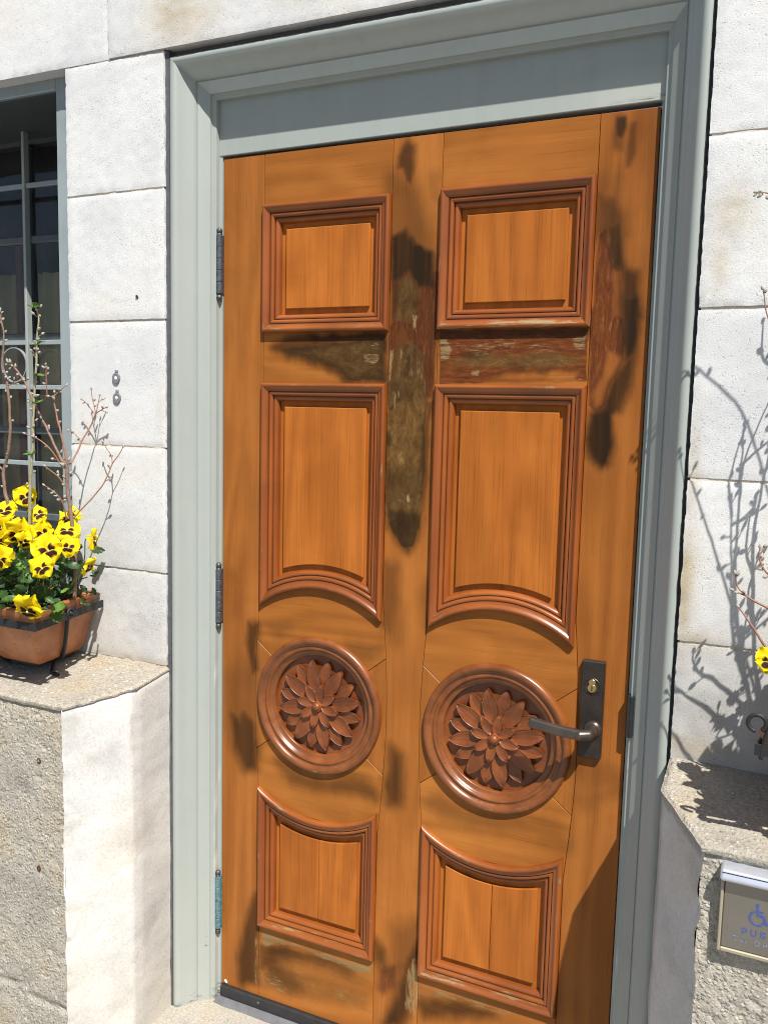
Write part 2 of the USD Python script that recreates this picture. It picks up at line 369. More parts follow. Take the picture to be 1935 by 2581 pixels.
def aggregate(name, base, pebbles, scale=95.0, amt=0.75, bdist=0.004):
    """worn concrete with its pebbles showing"""
    mat(name, {"g": ("geometry", {}),
               "nw": ("noise_texture", {"scale": 35.0, "detail": 3}), "vm": ("mix_vector", {"fac": 0.012}),
               "v": ("voronoi_texture", {"scale": scale, "randomness": 1.0}), "sc": ("separate_color", {}),
               "pr": ("rgb_ramp", {"ramp": pebbles}),
               "rim": ("map_range", {"range_type": "smoothstep", "from_min": 0.25, "from_max": 0.55, "to_min": 1.0, "to_max": 0.0}),
               "on": ("map_range", {"from_min": 0.30, "from_max": 0.36, "to_min": 0.0, "to_max": amt}), "mk": ("math", {"math_type": "multiply"}),
               "n1": ("noise_texture", {"scale": 240.0, "detail": 4, "roughness": 0.7}),
               "br": ("rgb_ramp", {"ramp": [(0.25, np.array(base) * 0.55), (0.5, np.array(base)), (0.75, np.minimum(np.array(base) * 1.35, 0.9))]}),
               "n2": ("noise_texture", {"scale": 7.0, "detail": 4}),
               "r2": ("rgb_ramp", {"ramp": [(0.3, (0.78, 0.80, 0.80)), (0.5, (1, 1, 1)), (0.7, (1.0, 0.93, 0.80))]}),
               "mm": ("mix_color", {}), "ml": ("mix_color", {"blend_type": "multiply", "fac": 1.0}),
               "h": ("math", {"math_type": "multiply_add", "value2": 0.8}),
               "b": ("bump", {"strength": 0.9, "distance": bdist}),
               "p": ("principled_bsdf", {"roughness": 0.9, "specular_ior_level": 0.2})},
        [("g.position", "nw.vector"), ("g.position", "vm.a"), ("nw.color", "vm.b"), ("vm.result", "v.vector"), ("v.color", "sc.color"), ("sc.r", "pr.fac"),
         ("v.distance", "rim.value"), ("sc.g", "on.value"), ("rim.result", "mk.value1"), ("on.result", "mk.value2"),
         ("g.position", "n1.vector"), ("n1.fac", "br.fac"), ("g.position", "n2.vector"), ("n2.fac", "r2.fac"),
         ("br.color", "mm.a"), ("pr.color", "mm.b"), ("mk.value", "mm.fac"), ("mm.result", "ml.a"), ("r2.color", "ml.b"), ("ml.result", "p.base_color"),
         ("mk.value", "h.value1"), ("n1.fac", "h.value3"), ("h.value", "b.height"), ("b.normal", "p.normal")])

PEB = [(0.0, (0.16, 0.15, 0.14)), (0.2, (0.34, 0.31, 0.26)), (0.4, (0.45, 0.38, 0.28)), (0.6, (0.27, 0.27, 0.27)), (0.8, (0.52, 0.46, 0.36)), (1.0, (0.62, 0.60, 0.55))]
aggregate("rough_concrete", (0.42, 0.385, 0.32), PEB, scale=150.0, amt=0.8, bdist=0.0025)
aggregate("ledge_concrete", (0.37, 0.335, 0.275), [(0, (0.22, 0.18, 0.135)), (0.5, (0.40, 0.355, 0.285)), (1, (0.62, 0.60, 0.55))], scale=130.0, amt=0.6, bdist=0.003)
aggregate("slab_concrete", (0.36, 0.335, 0.285), [(0, (0.25, 0.22, 0.18)), (0.5, (0.40, 0.37, 0.31)), (1, (0.52, 0.50, 0.46))], scale=240.0, amt=0.5, bdist=0.0015)

def paint(name, c, dirt=0.10, rough=0.42):
    c = np.array(c)
    mat(name, {"g": ("geometry", {}), "m": ("mapping", {"scale": (38.0, 38.0, 1.6)}), "n": ("noise_texture", {"scale": 1.0, "detail": 4}),
               "n2": ("noise_texture", {"scale": 9.0, "detail": 5, "roughness": 0.65}),
               "mx": ("mix_float", {"fac": 0.5}),
               "r": ("rgb_ramp", {"ramp": [(0.3, c * (1 - dirt)), (0.5, c), (0.7, c * (1 + dirt * 0.5))]}),
               "a": ("attribute", {"attribute": "dirt"}), "sa": ("separate_color", {}),
               "m3": ("mapping", {"scale": (9.0, 60.0, 160.0)}), "n3": ("noise_texture", {"scale": 1.0, "detail": 4, "roughness": 0.7}),
               "da": ("math", {"math_type": "multiply_add", "value2": 1.6, "value3": -0.8}), "db": ("math", {"math_type": "add"}),
               "dm": ("map_range", {"range_type": "smoothstep", "from_min": 0.45, "from_max": 0.8}),
               "dx": ("mix_color", {"b": (0.10, 0.095, 0.07)}),
               "w": ("mix_color", {"b": (0.62, 0.60, 0.50)}),
               "b": ("bump", {"strength": 0.08, "distance": 0.001}),
               "p": ("principled_bsdf", {"roughness": rough, "specular_ior_level": 0.45})},
        [("g.position", "m.vector"), ("m.vector", "n.vector"), ("g.position", "n2.vector"), ("n.fac", "mx.a"), ("n2.fac", "mx.b"), ("mx.result", "r.fac"),
         ("a.color", "sa.color"), ("g.position", "m3.vector"), ("m3.vector", "n3.vector"), ("n3.fac", "da.value1"), ("da.value", "db.value1"), ("sa.r", "db.value2"), ("db.value", "dm.value"),
         ("r.color", "w.a"), ("sa.g", "w.fac"), ("w.result", "dx.a"), ("dm.result", "dx.fac"), ("dx.result", "p.base_color"), ("n.fac", "b.height"), ("b.normal", "p.normal")])
paint("frame_paint", (0.314, 0.340, 0.314), dirt=0.075)
paint("window_paint", (0.27, 0.31, 0.32), dirt=0.18)
paint("sash_paint", (0.085, 0.10, 0.105), dirt=0.2)  # window paint darkened: shade on the set-back sash put into the colour
plain("soffit_shade", (0.055, 0.063, 0.066), 0.6, var=0.15, scale=8)  # near-black tone paints in the shade under the window head

plain("sealant", (0.085, 0.085, 0.09), 0.7, var=0.3, scale=60)
plain("iron", (0.018, 0.018, 0.019), 0.55, var=0.3, scale=80, bump=0.3, spec=0.4)
plain("bronze", (0.045, 0.036, 0.030), 0.38, metal=0.55, var=0.25, scale=60, bump=0.12, bscale=150)
plain("lever_bronze", (0.12, 0.10, 0.085), 0.30, metal=0.75, var=0.2, scale=50)
plain("pewter", (0.105, 0.115, 0.135), 0.42, metal=0.6, var=0.5, scale=110, bump=0.3, bscale=180)
plain("pewter_knob", (0.085, 0.088, 0.082), 0.42, metal=0.55, var=0.35, scale=160)
plain("verdigris", (0.095, 0.19, 0.205), 0.6, metal=0.2, var=0.55, scale=130, bump=0.4)
plain("brass", (0.50, 0.36, 0.15), 0.28, metal=0.9, var=0.2)
plain("key_slot", (0.01, 0.01, 0.01), 0.6)
plain("steel_cap", (0.62, 0.64, 0.70), 0.32, metal=0.6, var=0.06)
plain("plate_steel", (0.30, 0.275, 0.23), 0.36, metal=0.75, var=0.10, scale=14, bump=0.05, bscale=400)
plain("plate_rim", (0.36, 0.315, 0.225), 0.5, metal=0.2, var=0.1)
plain("blue_print", (0.06, 0.09, 0.27), 0.5, var=0.35, scale=220)
plain("worn_blue_print", (0.16, 0.165, 0.24), 0.5, var=0.6, scale=300)
plain("rubber", (0.022, 0.022, 0.024), 0.5, var=0.3, scale=60, bump=0.1)
plain("threshold_metal", (0.17, 0.17, 0.18), 0.5, metal=0.3, var=0.25)
plain("washer_paint", (0.17, 0.175, 0.19), 0.6, var=0.25, scale=120)
plain("chip_stone", (0.50, 0.48, 0.43), 0.85, var=0.25, scale=90)
plain("white_plug", (0.7, 0.7, 0.7), 0.7, var=0.05)
plain("rust_hole", (0.11, 0.035, 0.015), 0.9, var=0.5, scale=300)
plain("dark_hole", (0.02, 0.018, 0.016), 0.9)
plain("soil", (0.045, 0.032, 0.022), 0.95, var=0.5, scale=200, bump=1.0)
plain("bark", (0.20, 0.125, 0.085), 0.75, var=0.35, scale=160, bump=0.4)
plain("twig_bark", (0.26, 0.125, 0.075), 0.6, var=0.3, scale=140)
plain("pale_twig", (0.30, 0.27, 0.16), 0.7, var=0.3, scale=140)
plain("catkin_fur", (0.38, 0.36, 0.31), 0.95, var=0.35, scale=400, bump=1.0, bscale=900)
plain("bud_scale", (0.17, 0.085, 0.05), 0.6, var=0.3, scale=300)
plain("interior_dark", (0.045, 0.047, 0.050), 0.8, var=0.2, scale=3)
plain("curtain_cloth", (0.50, 0.42, 0.22), 0.9, var=0.15, scale=8)
plain("red_post_paint", (0.16, 0.035, 0.025), 0.6)
plain("pavement_stone", (0.20, 0.195, 0.185), 0.9, var=0.12, scale=5, bump=0.2)
plain("road_asphalt", (0.06, 0.06, 0.062), 0.9, var=0.2, scale=6, bump=0.3)
plain("far_brick", (0.27, 0.15, 0.11), 0.9, var=0.2, scale=3)
plain("far_window", (0.04, 0.045, 0.05), 0.2)
plain("far_trim", (0.55, 0.53, 0.48), 0.8)
mat("terracotta", {"g": ("geometry", {}), "n": ("noise_texture", {"scale": 11.0, "detail": 6, "roughness": 0.65}),
                   "r": ("rgb_ramp", {"ramp": [(0.3, (0.19, 0.060, 0.020)), (0.5, (0.33, 0.112, 0.036)), (0.68, (0.43, 0.17, 0.062))]}),
                   "n2": ("noise_texture", {"scale": 120.0, "detail": 2}), "sp": ("map_range", {"range_type": "smoothstep", "from_min": 0.66, "from_max": 0.74}),
                   "mx": ("mix_color", {"b": (0.09, 0.04, 0.022)}),
                   "b": ("bump", {"strength": 0.15, "distance": 0.001}),
                   "p": ("principled_bsdf", {"roughness": 0.5, "specular_ior_level": 0.45})},
    [("g.position", "n.vector"), ("n.fac", "r.fac"), ("g.position", "n2.vector"), ("n2.fac", "sp.value"), ("sp.result", "mx.fac"), ("r.color", "mx.a"), ("mx.result", "p.base_color"),
     ("n2.fac", "b.height"), ("b.normal", "p.normal")])
def leafmat(name, c, tr):
    mat(name, {"g": ("geometry", {}), "n": ("noise_texture", {"scale": 70.0, "detail": 3}),
               "r": ("rgb_ramp", {"ramp": [(0.3, np.array(c) * 0.65), (0.7, np.array(c) * 1.3)]}),
               "p": ("principled_bsdf", {"roughness": 0.42, "specular_ior_level": 0.4}), "t": ("translucent_bsdf", {"color": tr}), "m": ("mix_closure", {"fac": 0.25})},
        [("g.position", "n.vector"), ("n.fac", "r.fac"), ("r.color", "p.base_color"), ("p.BSDF", "m.closure1"), ("t.BSDF", "m.closure2")], surface="m.closure")
leafmat("leaf_green", (0.055, 0.115, 0.030), (0.12, 0.25, 0.04))
leafmat("leaf_fresh", (0.11, 0.21, 0.035), (0.22, 0.38, 0.06))
leafmat("leaf_deep", (0.035, 0.075, 0.026), (0.07, 0.15, 0.03))
mat("petal", {"a": ("attribute", {"attribute": "blotch"}), "sa": ("separate_color", {}),
              "y": ("mix_color", {"a": (0.88, 0.70, 0.006), "b": (0.80, 0.48, 0.006)}),
              "x": ("mix_color", {"b": (0.030, 0.006, 0.005)}),
              "p": ("principled_bsdf", {"roughness": 0.6, "specular_ior_level": 0.2}), "t": ("translucent_bsdf", {}), "m": ("mix_closure", {"fac": 0.28})},
    [("a.color", "sa.color"), ("sa.g", "y.fac"), ("y.result", "x.a"), ("sa.r", "x.fac"), ("x.result", "p.base_color"), ("x.result", "t.color"), ("p.BSDF", "m.closure1"), ("t.BSDF", "m.closure2")], surface="m.closure")
plain("flower_eye", (0.62, 0.58, 0.25), 0.7)
mat("window_glass", {"f": ("fresnel", {"IOR": 1.5}), "t": ("transparent_bsdf", {"color": (0.86, 0.90, 0.88)}), "g": ("glossy_bsdf", {"color": (1, 1, 1), "roughness": 0.02}), "m": ("mix_closure", {}), "ge": ("geometry", {}), "n": ("noise_texture", {"scale": 9.0, "detail": 5}), "nr": ("map_range", {"from_min": 0.35, "from_max": 0.75, "to_min": 0.01, "to_max": 0.09}), "d": ("diffuse_bsdf", {"color": (0.42, 0.41, 0.44)}), "m2": ("mix_closure", {})},  # grey diffuse film paints the lifted tone of reflections over the panes
    [("f.fac", "m.fac"), ("t.BSDF", "m.closure1"), ("g.BSDF", "m.closure2"), ("ge.position", "n.vector"), ("n.fac", "nr.value"), ("nr.result", "m2.fac"), ("m.closure", "m2.closure1"), ("d.BSDF", "m2.closure2")], surface="m2.closure")

# ---------------------------------------------------------------- dimensions
W, H = 0.96, 2.0177                 # door leaf
WALL = -0.090                       # the face of the wall stones (y)
EDGE = 0.095                        # stone edge beyond the leaf's edge
LINTEL = 2.236
LEFT_WIN = -0.385                   # right side of the window opening
def mx_(x):                         # mirror about the door's middle
    return W - x
def ledge_z(d):                     # top of the plinth ledge at distance d in front of the leaf's plane
    return 0.845 - 0.132 * d

def no_dirt(v):
    return {"dirt": np.zeros((len(v), 3))}

# ---------------------------------------------------------------- ground
gx = np.array([-12, -2.5, -1.2, -0.4, 0.4, 1.2, 2.0, 3.2, 12.0]); gy = np.array([-16, -9, -4.6, -2.6, -1.4, -0.5, 0.04])
X, Y = np.meshgrid(gx, gy, indexing="ij")
Z = np.where(Y > -2.7, -0.036 + 0.04 * np.minimum(Y + 0.02, 0) * (Y > -1.6), -0.10)
put(None, "pavement", (np.stack([X, Y, np.full_like(X, -0.16)], -1).reshape(-1, 3), grid_faces(len(gx), len(gy))), "pavement_stone", top=dict(kind="structure"))
def door_slab():
    x = np.linspace(-0.20, 1.16, 140); y = np.linspace(-0.62, 0.05, 70)
    X, Y = np.meshgrid(x, y, indexing="ij")
    Z = -0.036 + 0.045 * np.minimum(Y + 0.02, 0) + 0.0012 * (fbm(np.stack([X * 40, Y * 40, X * 0], -1), 3) - 0.5) * 2
    top = (np.stack([X, Y, Z], -1).reshape(-1, 3), grid_faces(140, 70))
    side = bx(-0.20, 1.16, -0.617, 0.05, -0.158, -0.068)
    return cat(top, side)
put(None, "doorstep", door_slab(), "slab_concrete", True, top=dict(kind="structure"))

# ---------------------------------------------------------------- stone wall
wall = thing("stone_wall", (W / 2, WALL, 0), "white granite block wall around the wooden door and barred window", "wall")
def block(x0, x1, z0, z1, yf, h=0.007, depth=0.06, seed=0, proud=0.0):
    nx, nz = max(6, int((x1 - x0) / h)), max(6, int((z1 - z0) / h))
    x = np.linspace(x0, x1, nx); z = np.linspace(z0, z1, nz)
    X, Zz = np.meshgrid(x, z, indexing="ij")
    e = np.minimum(np.minimum(X - x0, x1 - X), np.minimum(Zz - z0, z1 - Zz))
    P = np.stack([X * 90, Zz * 90, np.full_like(X, seed * 7.3)], -1)
    n1 = (fbm(P, 3, seed) - 0.5) * 0.6; n2 = fbm(P[..., [1, 0, 2]] * 0.9, 3, seed + 9) - 0.5
    edge = np.exp(-(e / 0.006) ** 2)
    Yy = yf - proud + 0.0016 * n1 * 2 + edge * (0.0010 + 0.005 * np.maximum(n2, 0)) + 0.0015 * (fbm(np.stack([X * 9, Zz * 9, X * 0 + seed], -1), 2) - 0.5)
    Xo, Zo = X + edge * n2 * 0.004, Zz + edge * n1 * 0.004
    v = [np.stack([Xo, Yy, Zo], -1).reshape(-1, 3)]; f = [grid_faces(nx, nz)]; k = nx * nz
    idx = np.arange(nx * nz).reshape(nx, nz)
    loop = np.concatenate([idx[:, 0], idx[-1, 1:], idx[-2::-1, -1], idx[0, -2:0:-1]])
    b = v[0][loop].copy(); b[:, 1] = yf + depth
    v.append(b); m = len(loop); i = np.arange(m); j = (i + 1) % m
    f.append(np.vstack([np.stack([loop[i], k + i, loop[j]], 1), np.stack([loop[j], k + i, k + j], 1)]))
    return np.vstack(v), np.vstack(f)

TAN = [(-0.05, 2.30, 0.10, 0.06, 0.8), (1.062, 1.155, 0.016, 0.10, 1.0), (1.075, 1.06, 0.05, 0.02, 0.6), (1.10, 1.80, 0.035, 0.05, 0.6), (1.085, 1.72, 0.02, 0.06, 0.5), (1.065, 1.37, 0.012, 0.09, 0.5),
       (-0.105, 1.45, 0.02, 0.10, 0.25), (0.30, 2.31, 0.12, 0.05, 0.5), (1.09, 0.86, 0.08, 0.02, 0.6), (-0.2, 0.845, 0.12, 0.012, 0.5), (0.75, 2.33, 0.10, 0.06, 0.5)]
def wall_dirt(v):
    a = np.zeros((len(v), 3))
    for cx, cz, rx, rz, k in TAN:
        q = ((v[:, 0] - cx) / rx) ** 2 + ((v[:, 2] - cz) / rz) ** 2
        a[:, 0] = np.maximum(a[:, 0], k * np.exp(-q) * (0.6 + 0.8 * noise(v * 60)))
    low = smoothstep(1.30, 0.84, v[:, 2]) * 0.50 + smoothstep(1.06, 1.05, v[:, 2]) * 0.25 * (v[:, 0] > 0.5)
    a[:, 1] = low * (0.55 + 0.9 * fbm(v * np.array([22, 22, 14]), 3))
    return {"dirt": np.clip(a, 0, 1)}
def stone_block(*a, label=None, **k):
    put(wall, "stone_block", block(*a, **k), "granite", 40, wall_dirt, label)
G = 0.0026
zs = [0.835, 1.060, 1.356, 1.650, 1.942, 2.236]
for i in range(5):
    stone_block(LEFT_WIN, -EDGE - 0.003, zs[i] + G, zs[i + 1] - G, WALL, seed=i, proud=[0, 0.001, 0, 0.0015, 0.001][i])
zr = [0.829, 1.052, 1.347, 1.643, 1.932, 2.234]
for i in range(5):
    stone_block(W + EDGE, 1.62, zr[i] + G, zr[i + 1] - G, WALL, seed=20 + i, proud=[0, 0.001, 0.0005, 0.0015, 0][i])
    stone_block(1.62 + 2 * G, 2.4, zr[i] + G, zr[i + 1] - G, WALL, h=0.04, seed=40 + i)
stone_block(-0.254 + G, 1.30, LINTEL + 0.001, 2.56, WALL, seed=31, proud=0.0045, label="long lintel stone over the door, tan stained")
stone_block(-1.15, -0.254 - G, LINTEL, 2.56, WALL, seed=32, proud=0.0015)
stone_block(-2.0, -1.15 - 2 * G, LINTEL, 2.56, WALL, seed=33, h=0.02)
stone_block(1.30 + 2 * G, 2.4, LINTEL, 2.56, WALL, seed=34, h=0.02)
for k_, (a_, b_) in enumerate(((-2.0, -0.9), (-0.9, 0.5), (0.5, 1.7), (1.7, 2.4))):
    stone_block(a_ + G, b_ - G, 2.566, 2.86, WALL, seed=50 + k_, h=0.04)
for i in range(5):
    stone_block(-2.0, -1.42, zs[i] + G, zs[i + 1] - G, WALL, h=0.04, seed=60 + i)
MY = WALL + 0.0026
def mortar_sheet(x0, x1, z0, z1, depth=0.30):
    nx, nz = max(3, int((x1 - x0) / 0.012)), max(3, int((z1 - z0) / 0.012))
    X, Zz = np.meshgrid(np.linspace(x0, x1, nx), np.linspace(z0, z1, nz), indexing="ij")
    Yy = MY + 0.0025 * (fbm(np.stack([X * 70, Zz * 70, X * 0], -1), 3) - 0.5)
    return cat((np.stack([X, Yy, Zz], -1).reshape(-1, 3), grid_faces(nx, nz)), bx(x0, x1, MY + 0.004, MY + depth, z0, z1))
for a_ in ((LEFT_WIN + 0.004, -EDGE - 0.004, 0.60, LINTEL + 0.02), (W + EDGE + 0.004, 2.4, 0.60, LINTEL + 0.02), (-2.0, -1.424, 0.6, LINTEL + 0.02), (-2.0, 2.4, LINTEL + 0.021, 2.86)):
    put(wall, "mortar", mortar_sheet(*a_), "mortar", True, no_dirt)
# two grey rings and a nail on the left stones
def annulus(cx, cz, r0, r1, y0, y1, squash=1.0, n=20):
    pr = [(r0, y1), (r0, y0 + 0.0006), (r0 + 0.0006, y0), (r1 - 0.0008, y0), (r1, y0 + 0.0008), (r1, y1)]
    V, F = lathe([(r, -y) for r, y in pr], (0, 0, 0), "y", n)
    V = V * np.array([1, 1, squash]) + np.array([cx, 0, cz]); return V, F
for cx, cz in ((-0.2404, 1.5165), (-0.2388, 1.4700)):
    w_ = holder(wall, "washer")
    put(w_, "ring", cat(annulus(cx, cz, 0.0042, 0.0115, WALL - 0.004, WALL + 0.01, 1.12), bx(cx - 0.0035, cx + 0.0045, WALL - 0.0036, WALL + 0.002, cz + 0.0125, cz + 0.0195, 0.0012)), "washer_paint", 30)
    put(w_, "plug", lathe([(0.0048, -0.01), (0.0046, 0.0038), (0.003, 0.0048), (0.0002, 0.005)], (cx, WALL, cz), "y", 16), "white_plug", True)
put(wall, "nail", hullballs([(-0.176, WALL - 0.003, 1.7046, 0.0028), (-0.1738, WALL - 0.002, 1.7010, 0.0022)]), "dark_hole", True)

# ---------------------------------------------------------------- plinths
DF = 0.34
def plinth(mirror):
    sx = (lambda x: W - x) if mirror else (lambda x: x)
    side = "right" if mirror else "left"
    lab = ("rough concrete plinth with smooth splayed end, right of the door, bearing the push plate" if mirror
           else "rough concrete plinth with bright splayed end, left of the door under the window")
    t = thing("concrete_plinth", (sx(-0.5), -DF, -0.15), lab, "plinth", "plinths beside the door")
    XA, XB, XE = -0.175, -0.094, (-1.30 if mirror else -2.0)
    sd = 5 if mirror else 1
    def M_(v, f):
        if mirror:
            v = v.copy(); v[:, 0] = W - v[:, 0]; f = f[:, ::-1]
        return v, f
    # rough front
    x = np.concatenate([np.linspace(XE, -0.62, 40), np.linspace(-0.615, XA, 120)]); z = np.linspace(-0.16, ledge_z(DF) - 0.004, 230)
    X, Zz = np.meshgrid(x, z, indexing="ij")
    P = np.stack([X * 24, Zz * 24, np.full_like(X, sd)], -1)
    n = fbm(P, 5, sd) - 0.5
    pits = np.maximum(0, noise(P * 5, sd + 3) - 0.72) * 0.022
    crack = np.exp(-((Zz - (0.085 + 0.03 * (fbm(P * 0.35, 3, 4) - 0.5) + 0.12 * (X + 0.5) * (X < -0.3))) / 0.010) ** 2) * 0.005 * (0.4 + 1.2 * noise(P * 2.2, 8))
    near = np.exp(-((XA - X) / 0.02) ** 2) * 0.3 + 0.7
    Yy = -DF + 0.0065 * n * near + pits * 0.6 + crack + 0.004 * np.exp(-((ledge_z(DF) - Zz) / 0.03) ** 2)
    put(t, "front", M_(np.stack([X, Yy, Zz], -1).reshape(-1, 3), grid_faces(len(x), len(z))), "rough_concrete", True)
    # smooth splayed end and return
    pl = [(-0.094, 0.05), (-0.094, 0.20), (-0.175, 0.345)]
    d = [np.array(pl[0]) + (np.array(pl[1]) - pl[0]) * q for q in np.linspace(0, 1, 26)] + [np.array(pl[1]) + (np.array(pl[2]) - pl[1]) * q for q in np.linspace(0, 1, 28)[1:]]
    d = np.array(d); ns = len(d); zz = np.linspace(-0.16, 1.0, 170)
    D0 = d[:, None, :].repeat(len(zz), 1); Zq = np.broadcast_to(zz, (ns, len(zz)))
    ztop = ledge_z(D0[..., 1]) - 0.001
    Zq = -0.16 + (Zq + 0.16) / 1.16 * (ztop + 0.16)
    nn = fbm(np.stack([D0[..., 0] * 14, D0[..., 1] * 14, Zq * 14], -1), 4, sd) - 0.5
    k = np.exp(-(np.abs(np.arange(ns) - 25) / 1.6) ** 2)[:, None]
    off = 0.006 * nn - k * (0.003 + 0.006 * np.maximum(0, fbm(np.stack([Zq * 30, D0[..., 0], D0[..., 1]], -1), 3, sd + 2) - 0.45)) - 0.006 * np.exp(-((ztop - Zq) / 0.012) ** 2)
    nrm = np.where((np.arange(ns) <= 25)[:, None, None], np.array([1.0, 0.0]), np.array([0.145, 0.081]) / 0.166)
    Q = D0 + off[..., None] * nrm
    # ragged outer edge of the render
    rag = np.exp(-((ns - 1 - np.arange(ns)) / 2.0) ** 2)[:, None] * 0.010 * (fbm(np.stack([Zq * 26, Zq * 0 + sd, Zq * 0], -1), 3, 7) - 0.45)
    Q = Q + rag[..., None] * np.array([-1.0, 0.0])
    v = np.stack([Q[..., 0], -Q[..., 1], Zq], -1).reshape(-1, 3)
    def end_dirt_shade(v):
        a = np.zeros((len(v), 3)); 
        a[:, 0] = 0.16 * smoothstep(0.45, 0.75, fbm(v * np.array([9, 9, 6]), 4, 3)) + 0.2 * smoothstep(0.35, 0.0, v[:, 2])
        a[:, 1] = 0.32 * smoothstep(0.5, 0.8, fbm(v * np.array([12, 12, 9]), 4, 12)) + (0.55 if mirror else 0.10)  # right end greyed all over: its shade goes in along with the dirt
        a[:, 1] += 0.35 * (np.abs(v[:, 0] - sx(-0.094)) < 0.006)  # return faces darkened to paint in their weaker sun
        return {"dirt": np.clip(a, 0, 1)}
    put(t, "splayed_end", M_(v, grid_faces(ns, len(zz), flip=True)), "white_render", True, end_dirt_shade)
    # ledge
    nx, ny = 150, 80
    u = np.linspace(0, 1, nx); w = np.linspace(0, 1, ny)
    U, Wg = np.meshgrid(u, w, indexing="ij")
    D = 0.06 + Wg * (DF + 0.004 - 0.06)
    xe = np.where(D < 0.20, -0.094, -0.094 - (D - 0.20) / 0.145 * 0.081)
    xs = XE + (xe - XE) * (1 - (1 - U) ** 1.7)
    Pn = np.stack([xs * 22, D * 22, U * 0 + sd], -1)
    zt = ledge_z(D) + 0.005 * (fbm(Pn, 4, sd + 20) - 0.5)
    fr = np.maximum(np.exp(-((1 - Wg) * 0.28 / 0.008) ** 2), np.exp(-((xe - xs) / 0.005) ** 2))
    zt = zt - fr * (0.004 + 0.006 * np.maximum(0, noise(Pn * 3) - 0.5))
    De = D + 0.004 * (noise(Pn * 2.2, 5) - 0.5) * np.exp(-((1 - Wg) / 0.04) ** 2)
    top = np.stack([xs, -De, zt], -1)
    lip = top[:, -1:, :].copy(); lip[..., 2] -= 0.008; lip[..., 1] += 0.003
    right_lip = top[-1:, :, :].copy(); right_lip[..., 2] -= 0.004
    A = np.concatenate([top, lip], 1)
    m1 = (A.reshape(-1, 3), grid_faces(nx, ny + 1, flip=True))
    B = np.concatenate([top[-1:], right_lip], 0)
    m2 = (B.reshape(-1, 3), grid_faces(2, ny, flip=True))
    put(t, "ledge", M_(*cat(m1, m2)), "ledge_concrete", True)
    put(t, "core", M_(*cat(bx(XE, XA - 0.02, -DF + 0.02, 0.05, -0.16, 0.78), bx(XA - 0.03, XB - 0.01, -0.2, 0.05, -0.16, 0.79))), "rough_concrete")
    # loose white pebbles set in the ledge
    r2 = np.random.default_rng(40 + sd); ms = []
    for _ in range(34):
        D_ = r2.uniform(0.11, 0.33); x_ = r2.uniform(-0.52, -0.115 - max(0, D_ - 0.2) * 0.56); r_ = r2.uniform(0.0012, 0.0036)
        s_ = trimesh.creation.icosphere(1); vv = s_.vertices * np.array([1.2, 1, 0.45]) * r_ * (0.8 + 0.4 * noise(s_.vertices * 2 + r2.uniform(0, 9, 3))[:, None])
        ms.append((vv + np.array([x_, -D_, ledge_z(D_) + 0.0005]), s_.faces))
    c_ = put(t, "chips", M_(*cat(*ms)), "chip_stone", True); tag(c_.path, kind="stuff")
    return t
pl_left = plinth(False)
pl_right = plinth(True)
for z_ in (0.6627, 0.4079):
    x_ = -0.250 if z_ > 0.5 else -0.257
    h_ = holder(pl_left, "anchor_hole")
    put(h_, "rim", annulus(x_, z_, 0.0038, 0.0056, -DF - 0.002, -DF + 0.02, 1.35), "rust_hole", 40)
    put(h_, "bore", lathe([(0.0039, 0.002), (0.0035, -0.001), (0.0002, -0.003)], (x_, -DF + 0.0, z_), "y", 16), "dark_hole", True)

# ---------------------------------------------------------------- door frame
frame = thing("door_frame", (W / 2, -0.04, -0.036), "grey green painted wooden frame and header board around the brown door", "door frame")
PROFILE = [(0.0, 0.055), (0.0, 0.0800), (0.0012, 0.0822), (0.004, 0.0838), (0.008, 0.0845), (0.012, 0.0838), (0.0155, 0.0818), (0.0185, 0.0785), (0.0215, 0.0735), (0.026, 0.0665), (0.031, 0.0605),
           (0.036, 0.0550), (0.0405, 0.0500), (0.0430, 0.0462), (0.0440, 0.0435), (0.0447, 0.0410), (0.0462, 0.0408), (0.0472, 0.0425), (0.050, 0.0410), (0.055, 0.0365), (0.061, 0.0320), (0.066, 0.0285),
           (0.0690, 0.0262), (0.0700, 0.0212), (0.0712, 0.0192), (0.0745, 0.0182), (0.0785, 0.0174), (0.0795, 0.0167), (0.0798, 0.0150), (0.0800, 0.0035), (0.0806, 0.0028), (0.0862, 0.0022), (0.0866, 0.0010), (0.0866, -0.03)]
XO = EDGE - 0.0068                 # outer edge of the casing beyond the leaf
ZT = 2.2215                        # its top
def casing(which):
    pr = np.array(PROFILE); n = len(pr); st = 60
    V = []
    for t_ in np.linspace(0, 1, st):
        u, D = pr[:, 0], pr[:, 1]
        if which == "head":
            x = (-XO + u) + ((W + XO - u) - (-XO + u)) * t_; z = ZT - u
        else:
            x = (-XO + u) if which == "left" else (W + XO - u)
            z = -0.040 + (ZT - u + 0.040) * t_
        V.append(np.stack([np.broadcast_to(x, n), -D, np.broadcast_to(z, n)], 1))
    f = grid_faces(st, n, flip=(which == "right"))
    return np.vstack(V), f
